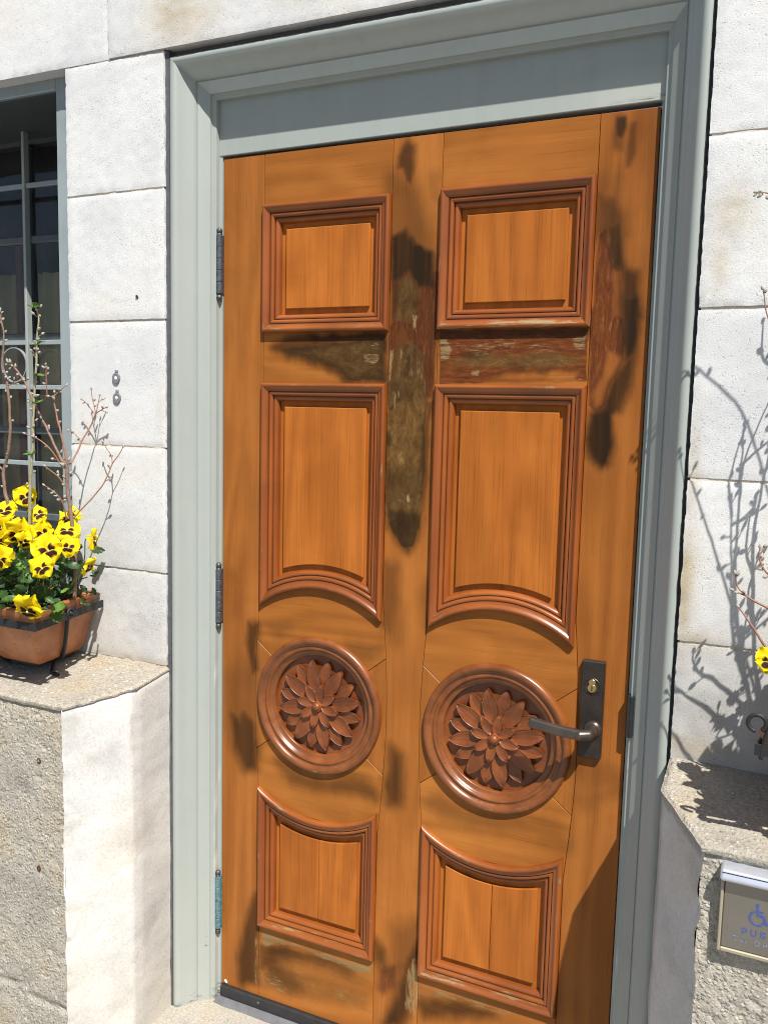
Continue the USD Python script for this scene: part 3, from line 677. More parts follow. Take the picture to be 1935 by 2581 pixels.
def frame_dirt(v):
    a = np.zeros((len(v), 3))
    base = smoothstep(0.05, -0.03, v[:, 2]) * 0.45
    a[:, 0] = base + 0.25 * smoothstep(0.02, 0.0, np.abs(v[:, 0] + 0.004)) * smoothstep(0.9, 0.1, v[:, 2])
    a[:, 1] = 0.10 * smoothstep(0.5, 0.0, v[:, 2])
    e = np.minimum(np.abs(v[:, 0] + 0.0085), np.abs(v[:, 0] - W - 0.0085))
    a[:, 1] = np.maximum(a[:, 1], 0.7 * (e < 0.0035) * smoothstep(0.60, 0.66, fbm(v * np.array([60, 60, 22]), 4, 6)) * smoothstep(1.5, 0.2, v[:, 2]))
    a[:, 0] = np.maximum(a[:, 0], 0.42 * (e < 0.02) * smoothstep(0.58, 0.70, fbm(v * np.array([30, 30, 9]), 4, 16)) * smoothstep(1.2, 0.1, v[:, 2]))
    return {"dirt": np.clip(a, 0, 1)}
put(frame, "casing_post", casing("left"), "frame_paint", 32, frame_dirt)
put(frame, "casing_post", casing("right"), "frame_paint", 32, frame_dirt)
put(frame, "casing_head", casing("head"), "frame_paint", 32, frame_dirt)
def transom_dirt(v):
    a = np.zeros((len(v), 3))
    a[:, 0] = 0.50 * smoothstep(0.72, 0.95, v[:, 0]) * smoothstep(2.085, 2.03, v[:, 2]) + 0.3 * smoothstep(2.028, 2.020, v[:, 2]) * smoothstep(0.6, 0.9, v[:, 0])
    a[:, 1] = 0.22 * smoothstep(0.70, 0.92, v[:, 0]) * smoothstep(2.10, 2.05, v[:, 2])
    return {"dirt": a}
put(frame, "header_board", slab(Polygon([(-0.009, 2.0225), (W + 0.009, 2.0275), (W + 0.009, 2.146), (-0.009, 2.146)]), -0.0045, 0.03, 0.008, 0.0012), "frame_paint", 25, transom_dirt)
seal = cat(bx(-EDGE - 0.006, -XO, -0.0835, -0.02, -0.036, LINTEL + 0.01), bx(W + XO, W + EDGE + 0.004, -0.066, -0.02, -0.036, LINTEL + 0.01), bx(-EDGE - 0.004, W + EDGE + 0.004, -0.066, -0.018, ZT, LINTEL + 0.02))
put(frame, "sealant", seal, "sealant")
put(frame, "strike_plate", cat(bx(W + 0.0035, W + 0.0092, -0.0222, -0.0042, 0.832, 0.915), bx(W + 0.0086, W + 0.0150, -0.0236, -0.0195, 0.832, 0.915, 0.0008)), "iron")
put(frame, "threshold", cat(trimesh.convex.convex_hull(np.array([(x, y, z) for x in (-0.006, W + 0.006) for y, z in ((0.05, -0.027), (-0.006, -0.029), (-0.030, -0.036), (-0.030, -0.040), (0.05, -0.045))]))), "threshold_metal")

# ---------------------------------------------------------------- door leaf
door = thing("wooden_door", (W / 2, 0.0, 0.0), "weathered brown panelled wooden door with two carved flower roundels", "door")
# channel (0 dark, 1 bleached, 2 bared red, 3 weathered, 4 sound), strength, softness, outline on the leaf
STAINS = [(2,0.62,0.012,[(0.429,1.746),(0.517,1.749),(0.532,1.741),(0.537,1.601),(0.427,1.602),(0.533,1.645),(0.532,1.518),(0.525,1.478),(0.427,1.476),(0.422,1.53),(0.425,1.648)]),(0,0.4,0.02,[(0.428,1.781),(0.531,1.762),(0.537,1.601),(0.427,1.602),(0.533,1.645),(0.526,1.482),(0.427,1.48),(0.425,1.648)]),(0,0.5,0.03,[(0.426,1.938),(0.469,1.925),(0.493,1.865),(0.515,1.817),(0.518,1.742),(0.431,1.746)]),(0,0.85,0.01,[(0.44,1.978),(0.457,2.008),(0.47,1.998),(0.471,1.951),(0.466,1.92),(0.456,1.929),(0.449,1.957),(0.439,1.959)]),(0,0.4,0.018,[(0.428,1.928),(0.453,1.936),(0.465,1.861),(0.432,1.849)]),(0,0.3,0.018,[(0.513,1.931),(0.522,1.93),(0.523,1.89),(0.515,1.891)]),(0,1.0,0.015,[(0.429,1.815),(0.456,1.831),(0.482,1.798),(0.516,1.779),(0.516,1.715),(0.492,1.719),(0.464,1.744),(0.443,1.731),(0.431,1.732)]),(0,0.75,0.01,[(0.431,1.739),(0.443,1.738),(0.445,1.676),(0.433,1.651)]),(2,0.95,0.006,[(0.492,1.707),(0.517,1.711),(0.52,1.742),(0.532,1.741),(0.536,1.625),(0.534,1.626),(0.532,1.518),(0.526,1.482),(0.509,1.49),(0.494,1.55),(0.469,1.603),(0.455,1.635),(0.438,1.591),(0.427,1.571),(0.425,1.644),(0.426,1.634),(0.438,1.648),(0.475,1.643),(0.491,1.674)]),(3,0.95,0.009,[(0.444,1.731),(0.468,1.741),(0.489,1.716),(0.492,1.678),(0.475,1.643),(0.44,1.644),(0.44,1.697)]),(3,0.6,0.01,[(0.438,1.591),(0.478,1.607),(0.51,1.57),(0.511,1.518),(0.453,1.522),(0.431,1.517)]),(3,1.0,0.005,[(0.425,1.517),(0.458,1.534),(0.482,1.554),(0.511,1.522),(0.519,1.47),(0.513,1.425),(0.515,1.327),(0.511,1.26),(0.508,1.21),(0.493,1.165),(0.468,1.164),(0.44,1.2),(0.428,1.238),(0.425,1.406),(0.425,1.468)]),(0,0.75,0.008,[(0.519,1.474),(0.532,1.478),(0.523,1.433),(0.52,1.327),(0.513,1.248),(0.506,1.201),(0.51,1.26),(0.511,1.368),(0.512,1.425)]),(0,0.8,0.014,[(0.432,1.23),(0.466,1.236),(0.509,1.231),(0.502,1.18),(0.484,1.155),(0.461,1.172),(0.437,1.2)]),(0,0.4,0.02,[(0.431,1.331),(0.508,1.326),(0.508,1.26),(0.433,1.255)]),(0,0.55,0.006,[(0.472,1.574),(0.486,1.554),(0.49,1.526),(0.476,1.526),(0.464,1.538)]),(0,0.6,0.004,[(0.426,1.41),(0.436,1.398),(0.435,1.381),(0.427,1.385)]),(0,0.6,0.004,[(0.431,1.511),(0.451,1.514),(0.449,1.503),(0.434,1.497)]),(1,0.85,0.003,[(0.427,1.583),(0.437,1.587),(0.436,1.55),(0.433,1.522),(0.423,1.511),(0.425,1.546)]),(1,0.8,0.003,[(0.479,1.651),(0.49,1.65),(0.489,1.618),(0.482,1.615)]),(1,0.8,0.003,[(0.475,1.659),(0.491,1.657),(0.488,1.633),(0.485,1.612),(0.48,1.615)]),(1,0.4,0.01,[(0.436,1.587),(0.509,1.598),(0.518,1.51),(0.454,1.514)]),(1,0.45,0.006,[(0.498,1.522),(0.516,1.518),(0.517,1.49),(0.506,1.492)]),(1,0.56,0.004,[(0.436,1.495),(0.456,1.501),(0.451,1.464),(0.435,1.448)]),(1,0.85,0.002,[(0.478,1.281),(0.49,1.267),(0.484,1.258),(0.473,1.264)]),(1,0.34,0.01,[(0.43,1.373),(0.485,1.371),(0.486,1.325),(0.431,1.331)]),(0,0.8,0.001,[(0.432,1.46),(0.453,1.483),(0.454,1.48),(0.434,1.456)]),(0,0.5,0.02,[(0.429,1.116),(0.45,1.11),(0.456,1.034),(0.444,0.972),(0.429,0.987)]),(0,0.4,0.02,[(0.536,1.093),(0.523,1.062),(0.532,1.0),(0.54,1.018)]),(0,0.25,0.02,[(0.536,1.492),(0.521,1.428),(0.525,1.29),(0.536,1.25)]),(0,0.8,0.012,[(0.136,1.592),(0.159,1.608),(0.242,1.617),(0.42,1.621),(0.423,1.515),(0.324,1.516),(0.296,1.537),(0.243,1.556),(0.181,1.571)]),(3,0.95,0.012,[(0.154,1.585),(0.242,1.595),(0.317,1.603),(0.39,1.608),(0.416,1.593),(0.416,1.52),(0.334,1.52),(0.293,1.547),(0.217,1.567)]),(4,0.8,0.012,[(0.207,1.582),(0.317,1.599),(0.399,1.604),(0.411,1.526),(0.338,1.525),(0.293,1.555)]),(1,0.72,0.003,[(0.362,1.579),(0.4,1.577),(0.408,1.564),(0.386,1.551),(0.364,1.559)]),(1,0.36,0.008,[(0.307,1.599),(0.399,1.606),(0.405,1.581),(0.342,1.581)]),(1,0.5,0.003,[(0.154,1.587),(0.181,1.582),(0.175,1.577),(0.157,1.58)]),(2,0.9,0.01,[(0.227,1.619),(0.42,1.619),(0.421,1.568),(0.407,1.589),(0.371,1.607),(0.242,1.599)]),(0,0.8,0.001,[(0.354,1.577),(0.351,1.569),(0.363,1.567),(0.357,1.562),(0.357,1.561),(0.373,1.556),(0.372,1.558),(0.36,1.562),(0.367,1.567),(0.366,1.569),(0.354,1.571),(0.355,1.575),(0.369,1.58),(0.369,1.582)]),(2,1.0,0.004,[(0.541,1.623),(0.846,1.622),(0.85,1.52),(0.544,1.514)]),(3,0.62,0.02,[(0.546,1.564),(0.618,1.585),(0.684,1.574),(0.737,1.581),(0.839,1.573),(0.836,1.55),(0.738,1.541),(0.639,1.545),(0.579,1.548)]),(0,0.5,0.01,[(0.541,1.623),(0.846,1.622),(0.845,1.611),(0.541,1.612)]),(0,0.55,0.006,[(0.588,1.576),(0.649,1.576),(0.605,1.563)]),(0,0.55,0.004,[(0.693,1.545),(0.723,1.549),(0.723,1.54)]),(0,0.55,0.004,[(0.75,1.538),(0.775,1.543),(0.768,1.531)]),(4,0.75,0.012,[(0.685,1.538),(0.84,1.543),(0.827,1.519),(0.64,1.518)]),(1,0.8,0.003,[(0.541,1.605),(0.556,1.608),(0.57,1.582),(0.562,1.559),(0.543,1.559)]),(1,0.5,0.01,[(0.565,1.595),(0.705,1.606),(0.707,1.581),(0.618,1.567),(0.566,1.575)]),(1,0.6,0.005,[(0.675,1.603),(0.706,1.603),(0.703,1.577),(0.68,1.581)]),(1,0.5,0.008,[(0.721,1.592),(0.78,1.598),(0.788,1.577),(0.729,1.577)]),(1,0.74,0.004,[(0.816,1.605),(0.844,1.609),(0.846,1.578),(0.82,1.584)]),(1,0.82,0.002,[(0.607,1.539),(0.631,1.541),(0.629,1.53),(0.61,1.531)]),(1,0.5,0.004,[(0.809,1.529),(0.845,1.531),(0.845,1.52),(0.809,1.519)]),(1,0.5,0.003,[(0.561,1.597),(0.611,1.6),(0.611,1.597),(0.561,1.593)]),(0,0.92,0.006,[(0.881,2.007),(0.895,2.004),(0.896,1.988),(0.891,1.971),(0.883,1.975),(0.88,1.993)]),(0,0.5,0.01,[(0.879,1.981),(0.891,1.968),(0.889,1.952),(0.88,1.956)]),(0,0.62,0.006,[(0.909,1.994),(0.918,1.995),(0.915,1.962),(0.916,1.939),(0.906,1.918),(0.907,1.946),(0.908,1.975)]),(0,0.75,0.02,[(0.857,1.866),(0.881,1.858),(0.898,1.83),(0.9,1.797),(0.861,1.793)]),(0,0.35,0.03,[(0.855,1.9),(0.883,1.894),(0.898,1.83),(0.859,1.817)]),(2,0.95,0.004,[(0.859,1.798),(0.872,1.808),(0.882,1.755),(0.885,1.743),(0.904,1.729),(0.912,1.641),(0.908,1.677),(0.914,1.608),(0.919,1.561),(0.914,1.549),(0.896,1.514),(0.886,1.472),(0.869,1.46),(0.855,1.474),(0.85,1.591),(0.85,1.662),(0.855,1.642),(0.856,1.757)]),(4,0.55,0.008,[(0.886,1.735),(0.903,1.726),(0.911,1.641),(0.891,1.641)]),(4,0.75,0.01,[(0.886,1.579),(0.916,1.567),(0.911,1.549),(0.892,1.514),(0.882,1.475),(0.868,1.465),(0.857,1.495),(0.876,1.531)]),(0,0.9,0.012,[(0.878,1.81),(0.894,1.815),(0.904,1.754),(0.91,1.732),(0.93,1.722),(0.942,1.64),(0.914,1.641),(0.908,1.728),(0.891,1.741),(0.884,1.754)]),(0,1.0,0.012,[(0.91,1.677),(0.936,1.677),(0.938,1.619),(0.933,1.575),(0.921,1.556),(0.916,1.59)]),(0,0.92,0.012,[(0.92,1.555),(0.933,1.567),(0.925,1.502),(0.915,1.466),(0.894,1.455),(0.868,1.459),(0.886,1.471),(0.897,1.514)]),(0,1.0,0.012,[(0.862,1.456),(0.895,1.465),(0.903,1.397),(0.897,1.364),(0.885,1.354),(0.869,1.375),(0.858,1.411)]),(0,0.85,0.003,[(0.87,1.812),(0.876,1.809),(0.882,1.754),(0.89,1.741),(0.905,1.728),(0.911,1.641),(0.913,1.639),(0.914,1.641),(0.908,1.729),(0.892,1.743),(0.885,1.755),(0.879,1.811),(0.869,1.816),(0.859,1.805),(0.859,1.803),(0.86,1.802),(0.861,1.803)]),(0,0.7,0.003,[(0.913,1.608),(0.919,1.558),(0.913,1.548),(0.895,1.514),(0.886,1.472),(0.867,1.46),(0.868,1.458),(0.888,1.471),(0.898,1.512),(0.921,1.558),(0.915,1.608),(0.91,1.677),(0.909,1.679),(0.908,1.677)]),(1,0.62,0.002,[(0.886,1.63),(0.892,1.631),(0.89,1.607),(0.887,1.608)]),(1,0.55,0.002,[(0.871,1.644),(0.874,1.643),(0.879,1.628),(0.876,1.627)]),(1,0.5,0.003,[(0.84,1.934),(0.85,1.93),(0.851,1.909),(0.845,1.911)]),(0,0.3,0.03,[(0.944,2.008),(0.96,2.012),(0.967,1.832),(0.96,1.737)]),(2,0.3,0.03,[(0.861,2.011),(0.944,2.014),(0.935,1.96),(0.871,1.947)]),(0,0.8,0.016,[(0.081,0.938),(0.099,0.941),(0.093,0.9),(0.098,0.834),(0.088,0.825),(0.075,0.894)]),(0,0.85,0.022,[(0.064,0.718),(0.085,0.7),(0.098,0.641),(0.094,0.59),(0.069,0.585),(0.044,0.631),(0.031,0.709),(0.052,0.69)]),(0,0.45,0.04,[(0.026,0.794),(0.088,0.867),(0.093,0.698),(0.035,0.688)]),(2,0.4,0.04,[(0.007,1.075),(0.062,1.09),(0.068,0.942),(0.007,0.935)]),(0,0.8,0.016,[(0.101,0.263),(0.103,0.036),(0.06,0.022),(0.051,0.078),(0.076,0.18)]),(1,0.6,0.008,[(0.095,0.148),(0.114,0.172),(0.115,0.021),(0.099,0.023)]),(0,0.8,0.022,[(0.457,0.702),(0.475,0.689),(0.48,0.634),(0.475,0.585),(0.454,0.577),(0.446,0.616),(0.455,0.655)]),(0,0.3,0.03,[(0.442,1.021),(0.463,1.017),(0.461,0.959),(0.443,0.969)]),(0,0.6,0.02,[(0.163,0.614),(0.187,0.608),(0.242,0.591),(0.295,0.592),(0.362,0.619),(0.392,0.615),(0.414,0.603),(0.418,0.58),(0.363,0.585),(0.277,0.574),(0.195,0.578)]),(0,0.35,0.02,[(0.348,0.924),(0.423,0.937),(0.395,0.907),(0.381,0.902)]),(0,0.4,0.02,[(0.127,0.946),(0.182,0.949),(0.159,0.926)]),(1,0.35,0.01,[(0.114,0.608),(0.154,0.627),(0.147,0.583),(0.115,0.562)]),(1,0.35,0.01,[(0.373,0.649),(0.398,0.64),(0.424,0.608),(0.399,0.62)]),(0,0.45,0.02,[(0.548,0.599),(0.574,0.617),(0.648,0.591),(0.756,0.609),(0.793,0.592),(0.725,0.583),(0.636,0.569),(0.585,0.58)]),(0,0.35,0.025,[(0.768,0.609),(0.823,0.609),(0.854,0.576),(0.8,0.581)]),(0,0.3,0.02,[(0.867,0.747),(0.915,0.763),(0.956,0.735),(0.89,0.697)]),(0,0.3,0.02,[(0.879,0.677),(0.951,0.725),(0.952,0.708),(0.891,0.664)]),(3,0.4,0.035,[(0.114,0.176),(0.264,0.168),(0.422,0.176),(0.429,0.049),(0.306,0.03),(0.116,0.013)]),(4,0.5,0.02,[(0.201,0.123),(0.304,0.125),(0.4,0.111),(0.382,0.069),(0.25,0.064)]),(1,0.85,0.005,[(0.118,0.177),(0.168,0.173),(0.264,0.168),(0.342,0.169),(0.421,0.175),(0.423,0.155),(0.388,0.147),(0.342,0.151),(0.288,0.153),(0.225,0.16),(0.168,0.158),(0.131,0.134),(0.119,0.14)]),(0,0.7,0.02,[(0.119,0.128),(0.201,0.149),(0.304,0.154),(0.361,0.143),(0.304,0.143),(0.233,0.136),(0.169,0.113),(0.123,0.08)]),(0,0.6,0.025,[(0.136,0.092),(0.169,0.091),(0.226,0.063),(0.202,0.048),(0.144,0.06)]),(1,0.55,0.006,[(0.115,0.074),(0.152,0.082),(0.202,0.048),(0.186,0.028),(0.12,0.014)]),(1,0.4,0.008,[(0.25,0.071),(0.343,0.093),(0.426,0.091),(0.427,0.07),(0.344,0.057)]),(2,0.6,0.02,[(0.119,0.136),(0.192,0.161),(0.225,0.149),(0.144,0.106)]),(0,0.7,0.02,[(0.426,0.234),(0.449,0.219),(0.453,0.185),(0.431,0.193)]),(2,0.7,0.02,[(0.432,0.179),(0.482,0.198),(0.483,0.145),(0.448,0.105),(0.433,0.122)]),(1,0.75,0.008,[(0.504,0.194),(0.524,0.228),(0.535,0.224),(0.538,0.12),(0.528,0.082),(0.506,0.096)]),(0,0.9,0.02,[(0.491,0.119),(0.51,0.217),(0.533,0.265),(0.534,0.238),(0.511,0.182),(0.507,0.089),(0.493,0.055),(0.457,0.042)]),(1,0.6,0.006,[(0.544,0.175),(0.623,0.179),(0.722,0.181),(0.774,0.171),(0.772,0.157),(0.691,0.153),(0.603,0.149),(0.548,0.138)]),(0,0.8,0.02,[(0.545,0.119),(0.631,0.151),(0.711,0.15),(0.632,0.124),(0.557,0.099)]),(0,0.5,0.03,[(0.48,0.277),(0.529,0.305),(0.532,0.227),(0.504,0.197),(0.483,0.173)]),(2,0.5,0.02,[(0.482,0.208),(0.504,0.208),(0.491,0.141),(0.484,0.138)]),(1,0.5,0.006,[(0.799,0.176),(0.846,0.183),(0.846,0.174),(0.788,0.154)])]
_polys = [(c, a, b, Polygon(p).buffer(0)) for c, a, b, p in STAINS]
def wear(v):
    """wear marks of the varnish, drawn on the leaf where the photograph has them"""
    q = v[:, [0, 2]]
    warp = np.stack([v[:, 0] * 38, v[:, 2] * 16, v[:, 0] * 0], 1)
    wn = fbm(warp, 4, 3) - 0.5
    wn2 = fbm(warp * 3.1, 3, 8) - 0.5
    ch = np.zeros((5, len(v)))
    for c, a, b, poly in _polys:
        x0, z0, x1, z1 = poly.bounds; m = 2.2 * b + 0.012
        k = np.nonzero((q[:, 0] > x0 - m) & (q[:, 0] < x1 + m) & (q[:, 1] > z0 - m) & (q[:, 1] < z1 + m))[0]
        if not len(k): continue
        pts = shapely.points(q[k]); ins = shapely.contains_xy(poly, q[k, 0], q[k, 1])
        d = shapely.distance(pts, poly.boundary) * np.where(ins, -1, 1)
        d = d + (wn[k] * 0.014 + wn2[k] * 0.006) * min(1.0, 0.18 + b / 0.016)
        ch[c, k] = np.maximum(ch[c, k], a * smoothstep(b, -b, d - (0.55 * b if c == 0 else 0.0)))
    edge = 0.0
    ch[0] *= (1 - 0.50 * ch[4]); ch[2] *= (1 - 0.85 * ch[4])
    # a general mottling of the varnish
    mott = smoothstep(0.62, 0.85, fbm(np.stack([v[:, 0] * 9, v[:, 2] * 4, v[:, 0] * 0], 1), 3, 21)) * 0.06
    ch[0] = np.maximum(ch[0], mott)
    return {"wear": ch[:3].T, "wear2": np.stack([ch[3], ch[4], ch[4] * 0], 1)}
def wear_and_highlight(v):
    """rubbed, bleached lips; bright highlights of upward faces painted in as pale colour"""
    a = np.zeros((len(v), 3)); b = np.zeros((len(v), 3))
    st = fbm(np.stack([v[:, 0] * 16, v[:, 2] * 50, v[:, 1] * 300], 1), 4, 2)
    lowz = np.zeros(len(v))  # pale bands: rubbed wood plus painted highlights on the lower mouldings
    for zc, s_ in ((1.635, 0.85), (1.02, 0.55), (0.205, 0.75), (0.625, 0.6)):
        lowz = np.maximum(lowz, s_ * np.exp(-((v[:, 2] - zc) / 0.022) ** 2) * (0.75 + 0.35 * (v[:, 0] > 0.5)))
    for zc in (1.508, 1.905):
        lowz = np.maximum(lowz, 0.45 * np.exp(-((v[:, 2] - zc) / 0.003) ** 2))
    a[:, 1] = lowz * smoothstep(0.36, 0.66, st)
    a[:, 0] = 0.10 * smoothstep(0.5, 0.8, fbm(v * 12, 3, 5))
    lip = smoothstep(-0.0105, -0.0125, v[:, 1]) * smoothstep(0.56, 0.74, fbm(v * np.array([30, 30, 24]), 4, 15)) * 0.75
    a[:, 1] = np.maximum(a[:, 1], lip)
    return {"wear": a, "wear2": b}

XA_, XB_ = 0.1096, 0.4243
cols = [(XA_, XB_), (W - XB_, W - XA_)]
CZ = 0.7725
def arc_up(u, R=0.250, c=0.798):       # bottom of the tall panel
    return lambda x, xc: c + np.sqrt(np.maximum((R + u) ** 2 - (x - xc) ** 2, 1e-6))
def arc_dn(u, R=0.265, c=0.7605):      # top of the low panel
    return lambda x, xc: c - np.sqrt(np.maximum((R + u) ** 2 - (x - xc) ** 2, 1e-6))
class Panel:
    def __init__(s, xa, xb, top, bot):
        s.xa, s.xb, s.xc, s._t, s._b = xa, xb, (xa + xb) / 2, top, bot
    def top(s, x, u):
        return arc_dn(u)(x, s.xc) if s._t == "arc" else np.full_like(x, s._t - u)
    def bot(s, x, u):
        return arc_up(u)(x, s.xc) if s._b == "arc" else np.full_like(x, s._b + u)
    def poly(s, u):
        n = 33
        xt = np.linspace(s.xa + u, s.xb - u, n) if s._t == "arc" else np.array([s.xa + u, s.xb - u])
        xb = np.linspace(s.xa + u, s.xb - u, n) if s._b == "arc" else np.array([s.xa + u, s.xb - u])
        return Polygon(np.vstack([np.stack([xb, s.bot(xb, u)], 1), np.stack([xt, s.top(xt, u)], 1)[::-1]]))
    def strip(s, side, prof):
        u, h = prof[:, 0], prof[:, 1]; k = len(u)
        n = 40
        t = np.linspace(0, 1, n)[:, None]
        if side in ("left", "right"):
            x = np.broadcast_to((s.xa + u) if side == "left" else (s.xb - u), (n, k))
            z0, z1 = s.bot(x, u), s.top(x, u)
            z = z0 + (z1 - z0) * t
        else:
            x = (s.xa + u) + ((s.xb - u) - (s.xa + u)) * t
            z = s.top(x, u) if side == "top" else s.bot(x, u)
        v = np.stack([x, np.broadcast_to(-h, (n, k)), z], -1).reshape(-1, 3)
        return v, grid_faces(n, k, flip=side in ("right", "bottom"))
MP = np.array([(0.0, 0.0), (0.0, 0.0070), (0.0008, 0.0108), (0.0028, 0.0142), (0.0055, 0.0155), (0.0080, 0.0148), (0.0098, 0.0130), (0.0118, 0.0108), (0.0142, 0.0090), (0.0168, 0.0080), (0.0184, 0.0078), (0.0188, 0.0015), (0.0204, 0.0015), (0.0208, 0.0056), (0.0230, 0.0066),
               (0.0258, 0.0060), (0.0278, 0.0036), (0.0284, 0.0010), (0.0288, -0.0045), (0.0302, -0.0045), (0.0307, -0.0008), (0.0330, 0.0000), (0.0355, -0.0012), (0.0378, -0.0042), (0.0395, -0.0072), (0.0402, -0.0110), (0.0404, -0.0185)])
MP[:, 1] = np.where(MP[:, 1] > 0.002, MP[:, 1] * 0.86, np.where(MP[:, 1] > 0, MP[:, 1], MP[:, 1] * 0.85))
panels = []
for ci, (xa, xb) in enumerate(cols):
    for (t_, b_) in ((1.9062, 1.6246), (1.5123, "arc"), ("arc", 0.1906)):
        panels.append(Panel(xa, xb, t_, b_))
# leaf members ------------------------------------------------------------
BOT = 0.0
open_ = shapely.union_all([p.poly(0.003) for p in panels])
holes = [Point((a + b) / 2, CZ).buffer(0.150, 48) for a, b in cols]
gap = 0.0005
face = sbox(0.0, BOT, W, H)
def side_line(xc, s_, bulge=0.016):
    """slightly bowed joint between a stile and the roundel's pieces"""
    z = np.linspace(0.495, 1.05, 30); x = xc + s_ * (0.157 + bulge * np.cos((z - CZ) / 0.555 * np.pi).clip(0))
    return np.stack([x, z], 1)
pieces = {}
zone = []
for i, (xa, xb) in enumerate(cols):
    xc = (xa + xb) / 2
    l, r = side_line(xc, -1), side_line(xc, 1)
    zone.append(Polygon(np.vstack([l, r[::-1]])))
zu = shapely.union_all(zone)
stile_l = sbox(0, BOT, XA_, H).difference(zu); stile_r = sbox(W - XA_, BOT, W, H).difference(zu); mull = sbox(XB_, BOT, W - XB_, H).difference(zu)
def clean(p):
    p = p.difference(open_).difference(shapely.union_all(holes)).buffer(-gap, join_style=2)
    return [g for g in getattr(p, "geoms", [p]) if g.area > 1e-4]
def member(name, poly, m, y0=0.0, label=None):
    for g in clean(poly):
        put(door, name, slab(g, y0, 0.04, 0.0036, 0.0009), m, 25, wear, label)
member("stile", stile_l, "stile_wood"); member("stile", stile_r, "stile_wood", label="lock stile with dark stains and bared red wood")
member("mullion", mull, "stile_wood", label="middle upright, blackened and weathered to grey brown")
for i, (xa, xb) in enumerate(cols):
    member("top_rail", sbox(xa, 1.80, xb, H), "rail_wood")
    member("cross_rail", sbox(xa, 1.45, xb, 1.70), "rail_wood", label=("cross rail with a dark blotch", "cross rail worn to red wood with pale flakes")[i])
    member("bottom_rail", sbox(xa, BOT, xb, 0.35), "rail_wood")
    xc = (xa + xb) / 2; z_ = zone[i]
    big = 1.0
    up = Polygon([(xc, CZ), (xc - big, CZ + big * 0.80), (xc + big, CZ + big * 0.80)]); dn = Polygon([(xc, CZ), (xc - big, CZ - big * 0.80), (xc + big, CZ - big * 0.80)])
    member("roundel_rail", z_.intersection(up), "rail_wood"); member("roundel_rail", z_.intersection(dn), "rail_wood")
    for g in clean(z_.difference(up).difference(dn)):
        put(door, "roundel_cheek", slab(g, 0.0, 0.04, 0.0055, 0.0009), "stile_wood", 25, wear)
put(door, "core", cat(bx(0.004, W - 0.004, 0.0175, 0.044, 0.002, H - 0.002)), "moulding_wood_level", False, lambda v: {"wear": np.zeros((len(v), 3)), "wear2": np.zeros((len(v), 3))})
# raised panels and their mouldings
for p in panels:
    h_ = holder(door, "panel")
    def fw(v):
        w_ = wear(v); 
        return {"wear": w_["wear"] * 0.5, "wear2": w_["wear2"] * 0.0}
    put(h_, "margin", face_mesh(p.poly(0.0395).difference(p.poly(0.056)), 0.0150, 0.008, 0.0), "field_wood", False, fw)
    fp = p.poly(0.0535)
    if p._t == "arc":
        for q in (sbox(p.xa, 0, p.xc + 0.004 - 0.0006, 1), sbox(p.xc + 0.004 + 0.0006, 0, p.xb, 1)):
            put(h_, "field_board", slab(fp.intersection(q), 0.0072, 0.0160, 0.008, 0.0012), "field_wood", 25, fw)
    else:
        put(h_, "field", slab(fp, 0.0072, 0.0160, 0.008, 0.0014), "field_wood", 25, fw)
    for sd_ in ("top", "bottom", "left", "right"):
        put(h_, "moulding", p.strip(sd_, MP), "moulding_wood_level" if sd_ in ("top", "bottom") else "moulding_wood_upright", 40, wear_and_highlight)
# roundels
RP = [(0.1625, 0.0), (0.1618, 0.0055), (0.1600, 0.0090), (0.1570, 0.0116), (0.1530, 0.0124), (0.1492, 0.0112), (0.1465, 0.0086), (0.1448, 0.0062), (0.1420, 0.0050), (0.1395, 0.0052), (0.1380, 0.0066), (0.1356, 0.0074), (0.1332, 0.0064),
      (0.1315, 0.0040), (0.1295, 0.0008), (0.1260, -0.0020), (0.1225, -0.0030), (0.1200, -0.0034), (0.1186, -0.0048), (0.1180, -0.0080), (0.1178, -0.0155)]
def petal(L, w, cup, tilt, base_h, pw=0.75, thick=0.006):
    """pointed hollow petal along +x, seen from +h; returns (x, t, h)"""
    ns, nt = 13, 20
    t = np.linspace(0, 1, nt)[None, :]; q = np.linspace(-1, 1, ns)[:, None]
    hw = w * np.sin(np.pi * np.clip(t ** pw, 0, 1)) ** 0.75 + 0.0004
    x = L * t + 0 * q; y = hw * q
    rim = np.exp(-((1 - np.abs(q)) / 0.16) ** 2)
    h = base_h + tilt * t ** 1.3 + cup * (q ** 2) * (1 - 0.3 * t) - 0.0016 * rim + 0.0012 * np.exp(-(q / 0.10) ** 2) * t - 0.0040 * smoothstep(0.82, 1.0, t)
    top = np.stack([x, y, h], -1)
    sk = np.concatenate([top[:, ::1].reshape(-1, 3)])
    loop_i = np.concatenate([np.arange(nt), np.arange(1, ns) * nt + nt - 1, (ns - 1) * nt + np.arange(nt - 2, -1, -1), np.arange(ns - 2, 0, -1) * nt])
    b = sk[loop_i].copy(); b[:, 2] -= thick; b[:, 0] *= 0.99
    m = len(loop_i); i = np.arange(m); j = (i + 1) % m; k = len(sk)
    f = np.vstack([grid_faces(ns, nt), np.stack([loop_i[i], k + i, loop_i[j]], 1), np.stack([loop_i[j], k + i, k + j], 1)])
    rimf = np.concatenate([(rim * smoothstep(0.05, 0.3, t) + 0.8 * smoothstep(0.86, 1.0, t)).ravel(), np.zeros(m)])
    return np.vstack([sk, b]), f, np.clip(rimf, 0, 1)
